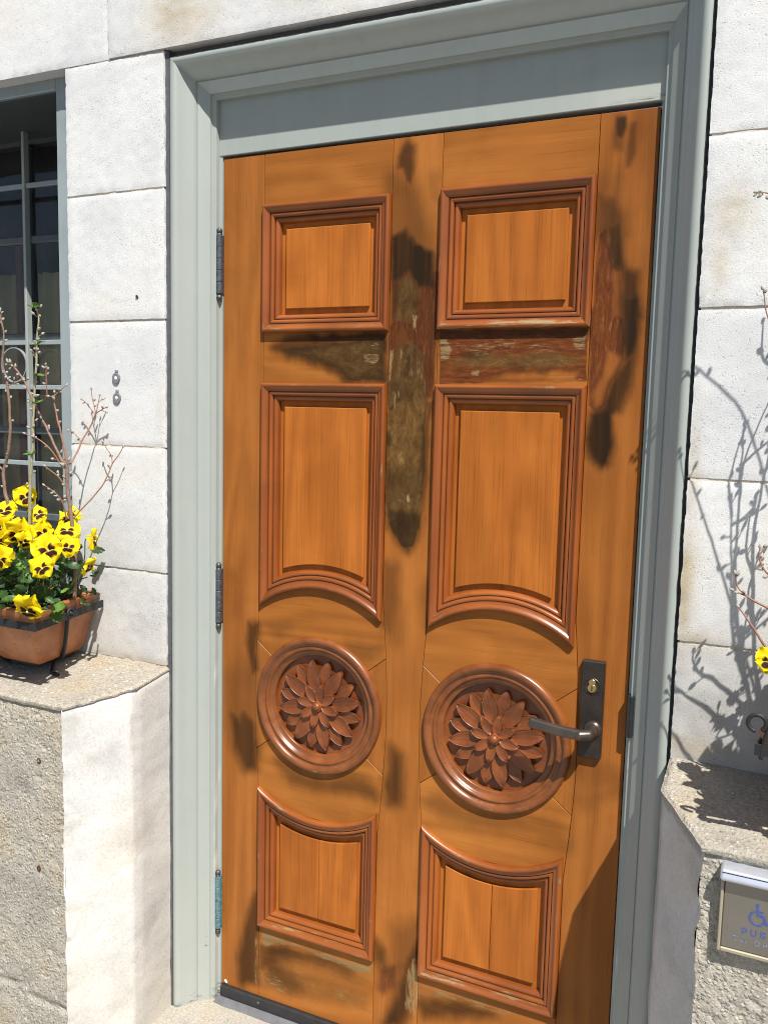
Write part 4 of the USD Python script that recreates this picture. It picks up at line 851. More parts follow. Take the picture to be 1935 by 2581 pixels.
def place_petal(pt, ang, r0, cx, cz, y0):
    v, f, rimf = pt
    x = v[:, 0] + r0; t = v[:, 1]
    X = cx + x * math.cos(ang) - t * math.sin(ang); Zz = cz + x * math.sin(ang) + t * math.cos(ang)
    return np.stack([X, y0 - v[:, 2], Zz], 1), f[:, ::-1], rimf
def put_petal(parent, pp):
    v, f, rimf = pp
    def at_(q):
        a = dusty(q); a["wear"][:, 1] = np.maximum(a["wear"][:, 1], 0.62 * rimf * (0.5 + 0.8 * noise(q * 90))); return a
    put(parent, "petal", (v, f), "carved_wood", True, at_)
zero = lambda v: {"wear": np.zeros((len(v), 3)), "wear2": np.zeros((len(v), 3))}
def dusty(v):
    a = np.zeros((len(v), 3)); a[:, 1] = 0.30 * smoothstep(0.5, 0.75, fbm(v * 55, 3, 4)); a[:, 0] = 0.3 * smoothstep(0.5, 0.8, fbm(v * 20, 3, 9)); return {"wear": a, "wear2": a * 0}
for i, (xa, xb) in enumerate(cols):
    xc = (xa + xb) / 2
    end_dirt_shade_ = holder(door, "roundel", ("carved flower in a ring on the hinge side", "carved flower in a ring behind the lever handle")[i])
    put(end_dirt_shade_, "ring", lathe(RP[::-1], (xc, 0, CZ), "y", 120), "ring_wood", 45, wear_and_highlight)
    put(end_dirt_shade_, "back", lathe([(0.1182, -0.0150), (0.06, -0.0147), (0.0003, -0.0145)], (xc, 0, CZ), "y", 64), "carved_wood", True, dusty)
    Y0 = 0.0150
    off = 0.20
    for k in range(8):
        a = off + np.pi / 8 + k * np.pi / 4
        put_petal(end_dirt_shade_, place_petal(petal(0.068, 0.0160, 0.0044, 0.0030, 0.0075, pw=0.9), a, 0.038, xc, CZ, Y0))
    for k in range(8):
        a = off + k * np.pi / 4
        put_petal(end_dirt_shade_, place_petal(petal(0.078, 0.0168, 0.0050, 0.0035, 0.0112, pw=0.9), a, 0.029, xc, CZ, Y0))
    for k in range(8):
        a = off + np.pi / 8 + k * np.pi / 4
        put_petal(end_dirt_shade_, place_petal(petal(0.0450, 0.0102, 0.0042, 0.0045, 0.0172, pw=0.9), a, 0.0095, xc, CZ, Y0))
    put(end_dirt_shade_, "boss", lathe([(0.0125, 0.0), (0.0125, 0.0055), (0.0112, 0.0075), (0.0095, 0.0070), (0.0088, 0.0080), (0.0078, 0.0108), (0.0050, 0.0128), (0.0002, 0.0136)][::-1], (xc, Y0 - 0.0165, CZ), "y", 28), "carved_wood", 40, dusty)
# sweep at the foot, with its screws
sw = put(door, "sweep", cat(bx(0.002, W - 0.002, -0.0090, 0.006, -0.0285, -0.0003, 0.0012)), "rubber")
for x_ in (0.115, 0.30, 0.52, 0.72, 0.90):
    put(sw, "screw", lathe([(0.0045, 0.0), (0.0040, 0.0018), (0.0002, 0.0024)][::-1], (x_, -0.0090, -0.013), "y", 12), "pewter_knob", True)
# hinges
for z0, z1, m_ in ((1.698, 1.864, "pewter"), (0.922, 1.086, "pewter"), (0.137, 0.308, "verdigris")):
    hx, hy = -0.0045, -0.0105
    hn = holder(door, "hinge", "hinge gone blue green with verdigris" if m_ == "verdigris" else None)
    n_k = 5; zz = np.linspace(z0 + 0.017, z1 - 0.017, n_k + 1); ms = []
    for q in range(n_k):
        ms.append(lathe([(0.0002, zz[q] + 0.0004), (0.0070, zz[q] + 0.0004), (0.0077, zz[q] + 0.0012), (0.0077, zz[q + 1] - 0.0012), (0.0070, zz[q + 1] - 0.0004), (0.0002, zz[q + 1] - 0.0004)], (hx, hy, 0), "z", 20))
    put(hn, "barrel", cat(*ms), m_, 40)
    put(hn, "leaf", bx(hx, 0.0008, -0.0095, 0.010, zz[0], zz[-1], 0.0005), m_)
    for s_, zc in ((1, z1 - 0.017), (-1, z0 + 0.017)):
        put(hn, "finial", lathe([(0.0002, zc), (0.0062, zc + s_ * 0.0002), (0.0062, zc + s_ * 0.002), (0.0048, zc + s_ * 0.0035), (0.0066, zc + s_ * 0.0062), (0.0074, zc + s_ * 0.0095), (0.0062, zc + s_ * 0.0130), (0.0035, zc + s_ * 0.0155), (0.0002, zc + s_ * 0.0165)], (hx, hy, 0), "z", 20), "pewter_knob", 50)
# lock plate and lever
lk = put(door, "lock_plate", bx(0.8700, 0.9155, -0.0125, 0.002, 0.7715, 0.9715, 0.0022), "bronze")
put(lk, "collar", annulus(0.8925, 0.9205, 0.0145, 0.0172, -0.0140, -0.010), "bronze", 40)
cyl = cat(lathe([(0.0090, 0.0), (0.0088, 0.0042), (0.0080, 0.0050), (0.0002, 0.0052)][::-1], (0.8925, -0.0112, 0.9170), "y", 28), lathe([(0.0072, 0.0), (0.0070, 0.0042), (0.0062, 0.0050), (0.0002, 0.0052)][::-1], (0.8925, -0.0111, 0.9285), "y", 24))
put(lk, "lock_cylinder", cyl, "brass", 40)
put(lk, "keyhole", bx(0.8914, 0.8936, -0.0169, -0.0150, 0.9115, 0.9225, 0.0004), "key_slot")
LV = (0.8985, 0.8340)
put(lk, "rose", lathe([(0.0170, 0.0), (0.0170, 0.0045), (0.0150, 0.0070), (0.0125, 0.0085), (0.0115, 0.0130), (0.0110, 0.036)][::-1], (LV[0], -0.0120, LV[1]), "y", 32), "lever_bronze", 40)
seg = [(LV[0], -0.040, LV[1], 0.0112), (LV[0] - 0.002, -0.053, LV[1] + 0.0003, 0.0118), (LV[0] - 0.016, -0.0625, LV[1] + 0.0006, 0.0108)]
lever = [hullballs(seg[:2]), hullballs(seg[1:])]
ends = [(LV[0] - 0.016, LV[1] + 0.0006, 0.0108), (LV[0] - 0.060, LV[1] + 0.003, 0.0104), (LV[0] - 0.112, LV[1] + 0.0095, 0.0095)]
def bar(a, b):
    out = []
    for x, z, r in (a, b):
        for dz in (-0.0045, 0.0045):
            out.append((x, -0.0625, z + dz, 0.0062)); out.append((x, -0.0585, z + dz, 0.0058))
    return hullballs(out)
lever += [bar(ends[0], ends[1]), bar(ends[1], ends[2])]
import manifold3d
def union(ms):
    R = None
    for m in ms:
        k = manifold3d.Manifold(manifold3d.Mesh(np.asarray(m.vertices, np.float32), np.asarray(m.faces, np.uint32)))
        R = k if R is None else R + k
    q = R.to_mesh(); return np.array(q.vert_properties[:, :3]), np.array(q.tri_verts)
put(lk, "lever", union(lever), "lever_bronze", 50)
# small scar left of the cross rail and a screw plug at the foot
put(door, "wood_plug", hullballs([(0.012, -0.0004, 0.010, 0.0036), (0.015, -0.0002, 0.007, 0.0030)]), "chip_stone", True)

# ---------------------------------------------------------------- barred window on the left
win = thing("barred_window", (-0.90, -0.05, 0.84), "tall grey painted window with iron bars left of the door", "window")
WX0, WX1, WZ0, WZ1 = -1.42, -0.457, 0.862, 2.209
FY = -0.05
put(win, "frame_jamb", bx(WX1, LEFT_WIN + 0.012, FY, 0.26, 0.80, LINTEL + 0.01, 0.002), "window_paint", False, no_dirt)
put(win, "frame_jamb", bx(-1.44, WX0, FY, 0.26, 0.80, LINTEL + 0.01, 0.002), "window_paint", False, no_dirt)
put(win, "frame_head", bx(WX0, WX1, FY, 0.26, WZ1, LINTEL + 0.012, 0.002), "window_paint", False, no_dirt)
put(win, "sill", bx(WX0, WX1, FY - 0.01, 0.26, 0.80, WZ0, 0.002), "window_paint", False, no_dirt)
SY = 0.215
put(win, "soffit_board", bx(WX0 + 0.001, WX1 - 0.001, FY + 0.012, SY, WZ1 - 0.004, WZ1 - 0.0003), "soffit_shade")  # board added to carry the painted shade of the soffit
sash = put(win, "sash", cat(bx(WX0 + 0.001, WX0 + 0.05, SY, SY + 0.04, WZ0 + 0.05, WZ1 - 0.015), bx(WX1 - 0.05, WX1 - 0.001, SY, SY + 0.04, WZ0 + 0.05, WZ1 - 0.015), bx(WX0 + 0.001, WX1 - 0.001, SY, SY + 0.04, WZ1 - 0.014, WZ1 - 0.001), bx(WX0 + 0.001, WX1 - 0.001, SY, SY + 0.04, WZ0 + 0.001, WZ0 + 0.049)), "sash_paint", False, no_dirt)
mv = [-1.155, -0.846]
mh = [1.115, 1.372, 1.648, 1.928]
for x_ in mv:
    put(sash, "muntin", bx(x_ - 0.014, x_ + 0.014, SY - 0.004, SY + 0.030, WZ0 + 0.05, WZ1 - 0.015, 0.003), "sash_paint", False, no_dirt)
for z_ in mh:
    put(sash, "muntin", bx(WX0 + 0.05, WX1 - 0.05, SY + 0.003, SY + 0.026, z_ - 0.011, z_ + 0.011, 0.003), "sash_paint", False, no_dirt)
ex = [WX0 + 0.05] + mv + [WX1 - 0.05]; ez = [WZ0 + 0.05] + mh + [WZ1 - 0.015]
for a_ in range(3):
    for b_ in range(5):
        y_ = SY + 0.012
        tw = np.random.default_rng(7 + a_ * 9 + b_).uniform(-0.0012, 0.0012, 4)
        v = np.array([(ex[a_], y_ + tw[0], ez[b_]), (ex[a_ + 1], y_ + tw[1], ez[b_]), (ex[a_ + 1], y_ + tw[2], ez[b_ + 1]), (ex[a_], y_ + tw[3], ez[b_ + 1])])
        put(win, "pane", (v, np.array([(0, 1, 2), (0, 2, 3)])), "window_glass")
for x_ in (-1.20, -0.7832):
    put(win, "grille_bar", bx(x_ - 0.0045, x_ + 0.0045, 0.148, 0.167, WZ0 + 0.001, WZ1 - 0.0005, 0.001), "frame_paint", False, no_dirt)
for z_ in (0.98, 1.28, 1.4995, 1.626, 2.060):
    for xa_, xb_ in ((WX0, -1.2046), (-1.1954, -0.7878), (-0.7786, WX1)):
        put(win, "grille_rail", bx(xa_ + 0.0005, xb_ - 0.0005, 0.152, 0.163, z_ - 0.0065, z_ + 0.0065, 0.0012), "window_paint", False, no_dirt)
for x_ in (-0.842, -1.14):
    v, f = lathe([(0.0478, -0.004), (0.0505, -0.004), (0.0505, 0.004), (0.0478, 0.004), (0.0478, -0.004)], (x_, 0.1575, 1.563), "y", 48)
    put(win, "grille_ring", (v, f), "window_paint", 40, no_dirt)
room = cat(bx(-3.2, 0.3, 2.6, 2.7, 0.3, 3.0), bx(-3.3, -3.2, 0.3, 2.6, 0.3, 3.0), bx(-0.1, 0.0, 0.3, 2.6, 0.3, 3.0), bx(-3.2, -0.1, 0.3, 2.6, 0.2, 0.3), bx(-3.2, -0.1, 0.3, 2.6, 2.7, 2.8), bx(-3.2, -1.44, 0.27, 0.3, 0.3, 2.8), bx(-0.38, -0.1, 0.27, 0.3, 0.3, 2.8), bx(-1.44, -0.38, 0.27, 0.3, 0.3, 0.84), bx(-1.44, -0.38, 0.27, 0.3, 2.24, 2.8))
put(None, "interior_room", room, "interior_dark", top=dict(kind="structure"))
def curtain():
    x = np.linspace(-1.40, -1.02, 120); z = np.linspace(0.6, 1.905, 4)
    X, Z = np.meshgrid(x, z, indexing="ij")
    Y = 0.60 + 0.012 * np.sin(X * 120) + 0.006 * np.sin(X * 51 + 1)
    return np.stack([X, Y, Z], -1).reshape(-1, 3), grid_faces(120, 4)
put(None, "curtain", curtain(), "curtain_cloth", True, top=dict(label="dull tan curtain hanging inside behind the barred window", category="curtain"))
put(None, "interior_post", bx(-1.206, -1.178, 0.50, 0.53, 0.31, 1.99, 0.003), "red_post_paint", top=dict(label="dark red post standing indoors behind the window panes", category="post"))

# ---------------------------------------------------------------- push plate on the right plinth
PX0, PX1, PZ0, PZ1 = 1.1665, 1.2795, 0.6445, 0.7700
pb = thing("push_plate", (PX0, -DF, PZ0), "metal push to open plate with blue wheelchair sign and silver hood", "push plate")
put(pb, "back_box", bx(PX0, PX1, -DF - 0.012, -DF + 0.012, PZ0, PZ1, 0.002), "plate_rim")
put(pb, "face_plate", bx(PX0 + 0.0045, PX1 - 0.0045, -DF - 0.0145, -DF - 0.004, PZ0 + 0.006, PZ1 - 0.004, 0.0018), "plate_steel")
put(pb, "rim", cat(bx(PX0 - 0.0005, PX0 + 0.0042, -DF - 0.0165, -DF - 0.006, PZ0 - 0.0005, PZ1 - 0.002, 0.0012), bx(PX0 + 0.0044, PX1 - 0.0044, -DF - 0.0165, -DF - 0.006, PZ0 - 0.0005, PZ0 + 0.0060, 0.0012), bx(PX1 - 0.0042, PX1 + 0.0005, -DF - 0.0165, -DF - 0.006, PZ0 - 0.0005, PZ1 - 0.002, 0.0012)), "plate_rim")
hood = hullballs([(x_, y_, z_, 0.0052) for x_ in (PX0 + 0.003, PX1 - 0.003) for (y_, z_) in ((-DF + 0.008, PZ1 + 0.0055), (-DF + 0.008, PZ1 - 0.001), (-DF - 0.020, PZ1 + 0.0035), (-DF - 0.0235, PZ1 - 0.0035))])
put(pb, "hood", hood, "steel_cap", 35)
put(pb, "hood_groove", bx(PX0 + 0.001, PX1 - 0.001, -DF - 0.0262, -DF - 0.0240, PZ1 + 0.0042, PZ1 + 0.0052, 0.0003), "dark_hole")
FY2 = -DF - 0.0146
def flat(g, y=FY2, d=0.0006):
    m = trimesh.util.concatenate([trimesh.creation.extrude_polygon(q, d, engine="earcut") for q in getattr(g, "geoms", [g])])
    v = np.asarray(m.vertices); return np.stack([v[:, 0], y - v[:, 2] + 0.0001, v[:, 1]], 1), np.asarray(m.faces)
from shapely.geometry import LineString
wx, wz, q = 1.2215, 0.7145, 0.0350
def L_(pts, w): return LineString([(wx + a * q, wz + b * q) for a, b in pts]).buffer(w * q / 2, 8)
ang = np.radians(np.linspace(112, 352, 40))
wheel = L_([(-0.05 + 0.30 * math.cos(a), -0.17 + 0.30 * math.sin(a)) for a in ang], 0.085)
chair = shapely.union_all([Point(wx - 0.07 * q, wz + 0.43 * q).buffer(0.075 * q), wheel, L_([(-0.06, 0.30), (-0.03, -0.02), (0.20, -0.03), (0.32, -0.34), (0.42, -0.31)], 0.11), L_([(-0.05, 0.16), (0.16, 0.16)], 0.075)])
put(pb, "wheelchair_sign", flat(chair), "blue_print")
def text(s_, x, z, h):
    m = meshkit.text_mesh(s_, h, 0.0005, True); v = np.asarray(m.vertices)
    return np.stack([x + v[:, 0], FY2 + 0.0001 - v[:, 2], z + v[:, 1]], 1), np.asarray(m.faces)
def centred(s_, h, z, name, m_):
    v, f = text(s_, 0, z, h); v[:, 0] += (PX0 + PX1) / 2 - v[:, 0].mean() * 0 - (v[:, 0].max() + v[:, 0].min()) / 2
    put(pb, name, (v, f), m_)
centred("P U S H", 0.0098, 0.6795, "lettering", "blue_print")
centred("T O   O P E N", 0.0086, 0.6645, "lettering", "worn_blue_print")

# ---------------------------------------------------------------- planters
RZ = 0.988
def planter(mirror):
    def M_(m, flip=True):
        v, f = (m.vertices, m.faces) if hasattr(m, "faces") else m
        if mirror:
            v = np.array(v, float); v[:, 0] = W - v[:, 0]; f = np.asarray(f)[:, ::-1]
        return np.asarray(v, float), np.asarray(f)
    lab = ("terracotta trough in black iron holder on the right ledge, cut by the picture edge" if mirror else "terracotta trough in black iron holder standing on the left window ledge")
    xc = -0.56
    t = thing("planter", (W - xc if mirror else xc, -0.22, 0.82), lab, "planter", "planters flanking the door")
    B0 = [(-0.351, 0.105), (-0.334, 0.2535)]; R0 = [(-0.297, 0.103), (-0.243, 0.350)]
    def ring(tt, inset=0.0, z=None):
        e = tt ** 0.72
        p = [np.array(B0[i]) * (1 - e) + np.array(R0[i]) * e for i in (0, 1)]
        br, fr = p
        fl = np.array([2 * xc - fr[0], fr[1]]); bl = np.array([2 * xc - br[0], br[1]])
        pg = Polygon([br, fr, fl, bl]).buffer(-0.003 - inset, join_style=2).buffer(0.003, 3)
        n = 96
        c = np.array([pg.exterior.interpolate(s_, normalized=True).coords[0] for s_ in np.linspace(0, 1, n, endpoint=False)])
        # keep the starting point comparable
        k = np.argmin((c[:, 0] - 9) ** 2 + c[:, 1] ** 2); c = np.roll(c, -k, 0)
        if Polygon(c).exterior.is_ccw: c = c[::-1]
        return np.stack([c[:, 0], -c[:, 1], np.full(n, z)], 1)
    rows = [ring(q_, 0, 0.848 + (RZ - 0.848) * q_) for q_ in np.linspace(0, 1, 14)]
    rows += [ring(1.03, 0.0005, RZ + 0.010), ring(1.03, 0.003, RZ + 0.0125), ring(1.03, 0.015, RZ + 0.0125), ring(1.0, 0.020, RZ + 0.006), ring(0.9, 0.020, RZ - 0.02), ring(0.8, 0.02, RZ - 0.05)]
    V = np.vstack(rows); n = 96; F = []
    for i in range(len(rows) - 1):
        for j in range(n):
            a, b = i * n + j, i * n + (j + 1) % n
            F += [(a, b, b + n), (a, b + n, a + n)]
    c0 = len(V); V = np.vstack([V, rows[0].mean(0)])
    F += [(c0, (j + 1) % n, j) for j in range(n)]
    put(t, "pot", M_((V, np.array(F))), "terracotta", 22)
    # soil
    so = ring(0.88, 0.021, RZ - 0.018)
    pg = Polygon(so[:, :2]); xs = np.linspace(pg.bounds[0], pg.bounds[2], 60); ys = np.linspace(pg.bounds[1], pg.bounds[3], 26)
    X, Y = np.meshgrid(xs, ys); q_ = np.stack([X.ravel(), Y.ravel()], 1); q_ = q_[shapely.contains_xy(pg.buffer(-0.004), q_[:, 0], q_[:, 1])]
    P = np.vstack([so[:, :2], q_]); tr = Delaunay(P).simplices
    put(t, "soil", M_((np.stack([P[:, 0], P[:, 1], RZ - 0.022 + 0.012 * fbm(np.stack([P[:, 0] * 50, P[:, 1] * 50, P[:, 0] * 0], 1), 3)], 1), tr)), "soil", True)
    # iron band round the top
    def bandpath(off, z0, z1, e):
        br = np.array(R0[0]); fr = np.array(R0[1])
        p = [(br[0] + off + 0.006, 0.094), (fr[0] + off, fr[1] + off), (2 * xc - fr[0] - off, fr[1] + off), (2 * xc - br[0] - off - 0.006, 0.094)]
        return p
    o, i_ = bandpath(0.0046, 0, 0, 0), bandpath(0.0012, 0, 0, 0)
    pgb = Polygon(o + i_[::-1])
    m = trimesh.creation.extrude_polygon(pgb, 0.017, engine="earcut"); v = np.asarray(m.vertices)
    tilt = 0.0
    put(t, "band", M_((np.stack([v[:, 0], -v[:, 1], 0.9605 + v[:, 2]], 1), np.asarray(m.faces)[:, ::-1])), "iron")
    # rods under the pot
    def at(tt, s_, off=0.005):       # point on the right side at fraction s_ from back to front
        e = tt ** 0.62
        a = np.array(B0[0]) * (1 - e) + np.array(R0[0]) * e; b = np.array(B0[1]) * (1 - e) + np.array(R0[1]) * e
        p = a + (b - a) * s_
        return np.array([p[0] + off, -p[1], 0.848 + (RZ - 0.848) * tt])
    path = [at(q_, 0.52) for q_ in np.linspace(0.80, 0.0, 9)]
    path += [np.array([-0.350, -0.190, 0.836]), np.array([-0.335, -0.215, ledge_z(0.22) + 0.004]), np.array([-0.310, -0.222, ledge_z(0.222) + 0.004])]
    put(t, "rod", M_(tube(smooth_path(path, 40), 0.0050, 8)), "iron", True)
    path = [np.array([x, y, z]) for x, y, z in ((-0.430, -0.366, 0.955), (-0.432, -0.350, 0.925), (-0.437, -0.315, 0.895), (-0.446, -0.275, 0.862), (-0.452, -0.245, 0.840), (-0.452, -0.20, 0.834), (-0.452, -0.12, 0.838))]
    put(t, "rod", M_(tube(smooth_path(path, 36), 0.0042, 8)), "iron", True)
    path = [np.array([x, y, z]) for x, y, z in ((-0.690, -0.366, 0.955), (-0.692, -0.315, 0.895), (-0.696, -0.245, 0.840), (-0.70, -0.12, 0.838))]
    put(t, "rod", M_(tube(smooth_path(path, 30), 0.0042, 8)), "iron", True)
    a_ = np.linspace(0, 2 * np.pi * 1.15, 26)
    c_ = at(0.90, 0.52, 0.010)
    put(t, "boss", M_(cat(tube([c_ + np.array([0.002 + 0.002 * np.sin(q_ / 2), 0.010 * np.cos(q_), 0.0105 * np.sin(q_)]) for q_ in a_], 0.0036, 7), hullballs([tuple(c_ + np.array([-0.004, 0, 0])) + (0.008,), tuple(c_ + np.array([0.003, 0, 0])) + (0.006,)]))), "iron", True)
    if mirror:                       # scroll rising from the near corner of the holder
        p = [(-0.2480, -0.352, 0.955), (-0.2500, -0.352, 0.975), (-0.2560, -0.352, 1.005), (-0.2600, -0.352, 1.030)]
        put(t, "upright", M_(tube(smooth_path(p, 14), 0.0034, 7)), "iron", True)
        a2 = np.radians(np.linspace(-55, 265, 30)); c2 = np.array([-0.2395, -0.352, 1.0085])
        put(t, "scroll", M_(tube([c2 + np.array([-0.0125 * math.cos(q_), 0, 0.0125 * math.sin(q_)]) for q_ in a2], np.linspace(0.0036, 0.0030, 30), 7)), "iron", True)
    put(t, "tray", M_(bx(xc - 0.20, xc + 0.20, -0.235, -0.115, 0.8345, 0.8462, 0.002)), "iron")
    return t
planter(False); planter(True)

# ---------------------------------------------------------------- pansies
def petal_mesh(kind, r):
    """(vertices in flower plane: x right, y up, h out; attr)"""
    th, Lh, wd, bl = {"up": (60, 0.0365, 0.0225, 0.0), "side": (-6, 0.0285, 0.0165, 0.52), "low": (-90, 0.0285, 0.0200, 0.55)}[kind]
    nt, ns = 12, 13
    t = np.linspace(0, 1, nt)[None, :]; s_ = np.linspace(-1, 1, ns)[:, None]
    hw = wd * np.sin(np.pi * np.clip(0.06 + 0.90 * t ** 0.82, 0, 1)) ** 0.62
    x = Lh * (t - 0.10 * (s_ ** 2) * t ** 2) - (0.0025 * np.exp(-(s_ / 0.22) ** 2) * t ** 6 if kind == "low" else 0)
    y = hw * s_
    ph = r.uniform(0, 6.28)
    h = 0.0035 * t + 0.0042 * np.sin(s_ * 3.6 + ph) * t ** 2 + r.uniform(-0.006, 0.004) * t ** 2 - (0.006 if kind == "low" else 0.004) * t ** 2 - 0.003 * s_ ** 2 * t
    h = h * 1.5 + {"up": -0.0040, "side": 0.0, "low": 0.0016}[kind]
    core = np.zeros_like(t + s_)
    if bl:
        edge = bl * r.uniform(0.85, 1.12) - 0.12 * (np.abs(s_) ** 2) + 0.05 * np.cos(s_ * 8 + ph)
        core = smoothstep(edge + 0.05, edge - 0.05, t) * smoothstep(0.78, 0.66, np.abs(s_))
        core = core * smoothstep(0.0, 0.04, t)
    deep = (0.6 if kind == "up" else 0.25) * smoothstep(0.8, 0.1, t) + 0.25 * (np.abs(np.sin(s_ * 14)) > 0.9) * (t < 0.75) + 0 * s_
    P = np.stack([x + 0 * s_, y, h], -1).reshape(-1, 3)
    return th, P, grid_faces(ns, nt), np.stack([core.ravel(), (deep + 0 * core).ravel(), np.zeros(core.size)], 1)
def flower(parent, pos, face, roll, size, r):
    n = np.asarray(face, float); n /= np.linalg.norm(n)
    upw = np.array([0, 0, 1.0]); ux = np.cross(upw, n); ux /= np.linalg.norm(ux); uy = np.cross(n, ux)
    ux = ux  # flower plane: ux to the viewer's right when n points at the viewer
    c, s0 = math.cos(roll), math.sin(roll)
    ax, ay = ux * c + uy * s0, -ux * s0 + uy * c
    fl = holder(parent, "flower")
    for kind, sgn in (("up", 1), ("up", -1), ("side", 1), ("side", -1), ("low", 1)):
        th, P, F, A = petal_mesh(kind, r)
        a = math.radians(th + r.uniform(-7, 7))
        X = P[:, 0] * math.cos(a) - P[:, 1] * math.sin(a); Yy = P[:, 0] * math.sin(a) + P[:, 1] * math.cos(a)
        X = X * sgn; hh = P[:, 2] + (0.0006 if sgn > 0 else 0) 
        v = np.asarray(pos) + size * (X[:, None] * ax + Yy[:, None] * ay + hh[:, None] * n)
        put(fl, "petal", (v, F if sgn > 0 else F[:, ::-1]), "petal", True, lambda v_, A=A: {"blotch": A})
    put(fl, "eye", hullballs([tuple(np.asarray(pos) + n * 0.0012 * size - ay * 0.001) + (0.0024 * size,), tuple(np.asarray(pos) + n * 0.0026 * size + ay * 0.0016) + (0.0018 * size,)], 1), "flower_eye", True)
def leaf_mesh(L, w, r, lobes=4):
    nt, ns = 9, 5
    t = np.linspace(0, 1, nt)[None, :]; s_ = np.linspace(-1, 1, ns)[:, None]
    hw = w * np.sin(np.pi * np.clip(0.03 + 0.97 * t ** 0.8, 0, 1)) ** 0.7 * (1 + 0.14 * np.cos(t * lobes * 2 * np.pi))
    x = L * t + 0 * s_; y = hw * s_; h = -0.25 * L * t ** 2 * r.uniform(0.2, 1.2) + 0.22 * w * s_ ** 2 * 2 + 0.05 * L * np.sin(t * 5 + r.uniform(0, 6))
    return np.stack([x, y, h + 0 * s_], -1).reshape(-1, 3), grid_faces(ns, nt)
def orient(v, pos, direc, upv):
    d = np.asarray(direc, float); d /= np.linalg.norm(d)
    side = np.cross(upv, d); side /= max(np.linalg.norm(side), 1e-6); up = np.cross(d, side)
    return np.asarray(pos) + v[:, [0]] * d + v[:, [1]] * side + v[:, [2]] * up
FL = [(-0.4228, -0.20, 1.2297, 1.12), (-0.4496, -0.24, 1.1972, 1.1), (-0.3836, -0.20, 1.1916, 0.85), (-0.3669, -0.28, 1.1532, 1.05), (-0.3184, -0.25, 1.1576, 0.95), (-0.3082, -0.18, 1.1864, 1.05), (-0.3343, -0.29, 1.1404, 0.9),
      (-0.2519, -0.30, 1.1302, 1.12), (-0.2416, -0.25, 1.1316, 1.05), (-0.2392, -0.33, 1.0966, 1.08), (-0.2127, -0.20, 1.1419, 0.92), (-0.1919, -0.24, 1.0896, 0.85), (-0.4013, -0.30, 1.1363, 1.0), (-0.3543, -0.34, 1.1071, 1.0), (-0.2414, -0.37, 1.0089, 1.10),
      (-0.2748, -0.22, 1.1627, 1.0), (-0.4371, -0.26, 1.1620, 0.9)]
FACE = [(0.45, -0.85, 0.25), (0.35, -0.9, 0.2), (0.5, -0.8, 0.35), (0.45, -0.8, -0.05), (0.75, -0.55, 0.0), (0.2, -0.85, 0.35), (0.2, -0.8, -0.35), (0.75, -0.6, 0.1), (0.45, -0.85, 0.2), (0.40, -0.85, 0.15), (1.0, 0.30, 0.05), (1.0, 0.25, -0.15), (0.2, -0.9, 0.2), (0.3, -0.9, 0.1), (0.25, -0.75, -0.15), (0.3, -0.85, 0.3), (0.2, -0.9, 0.3)]
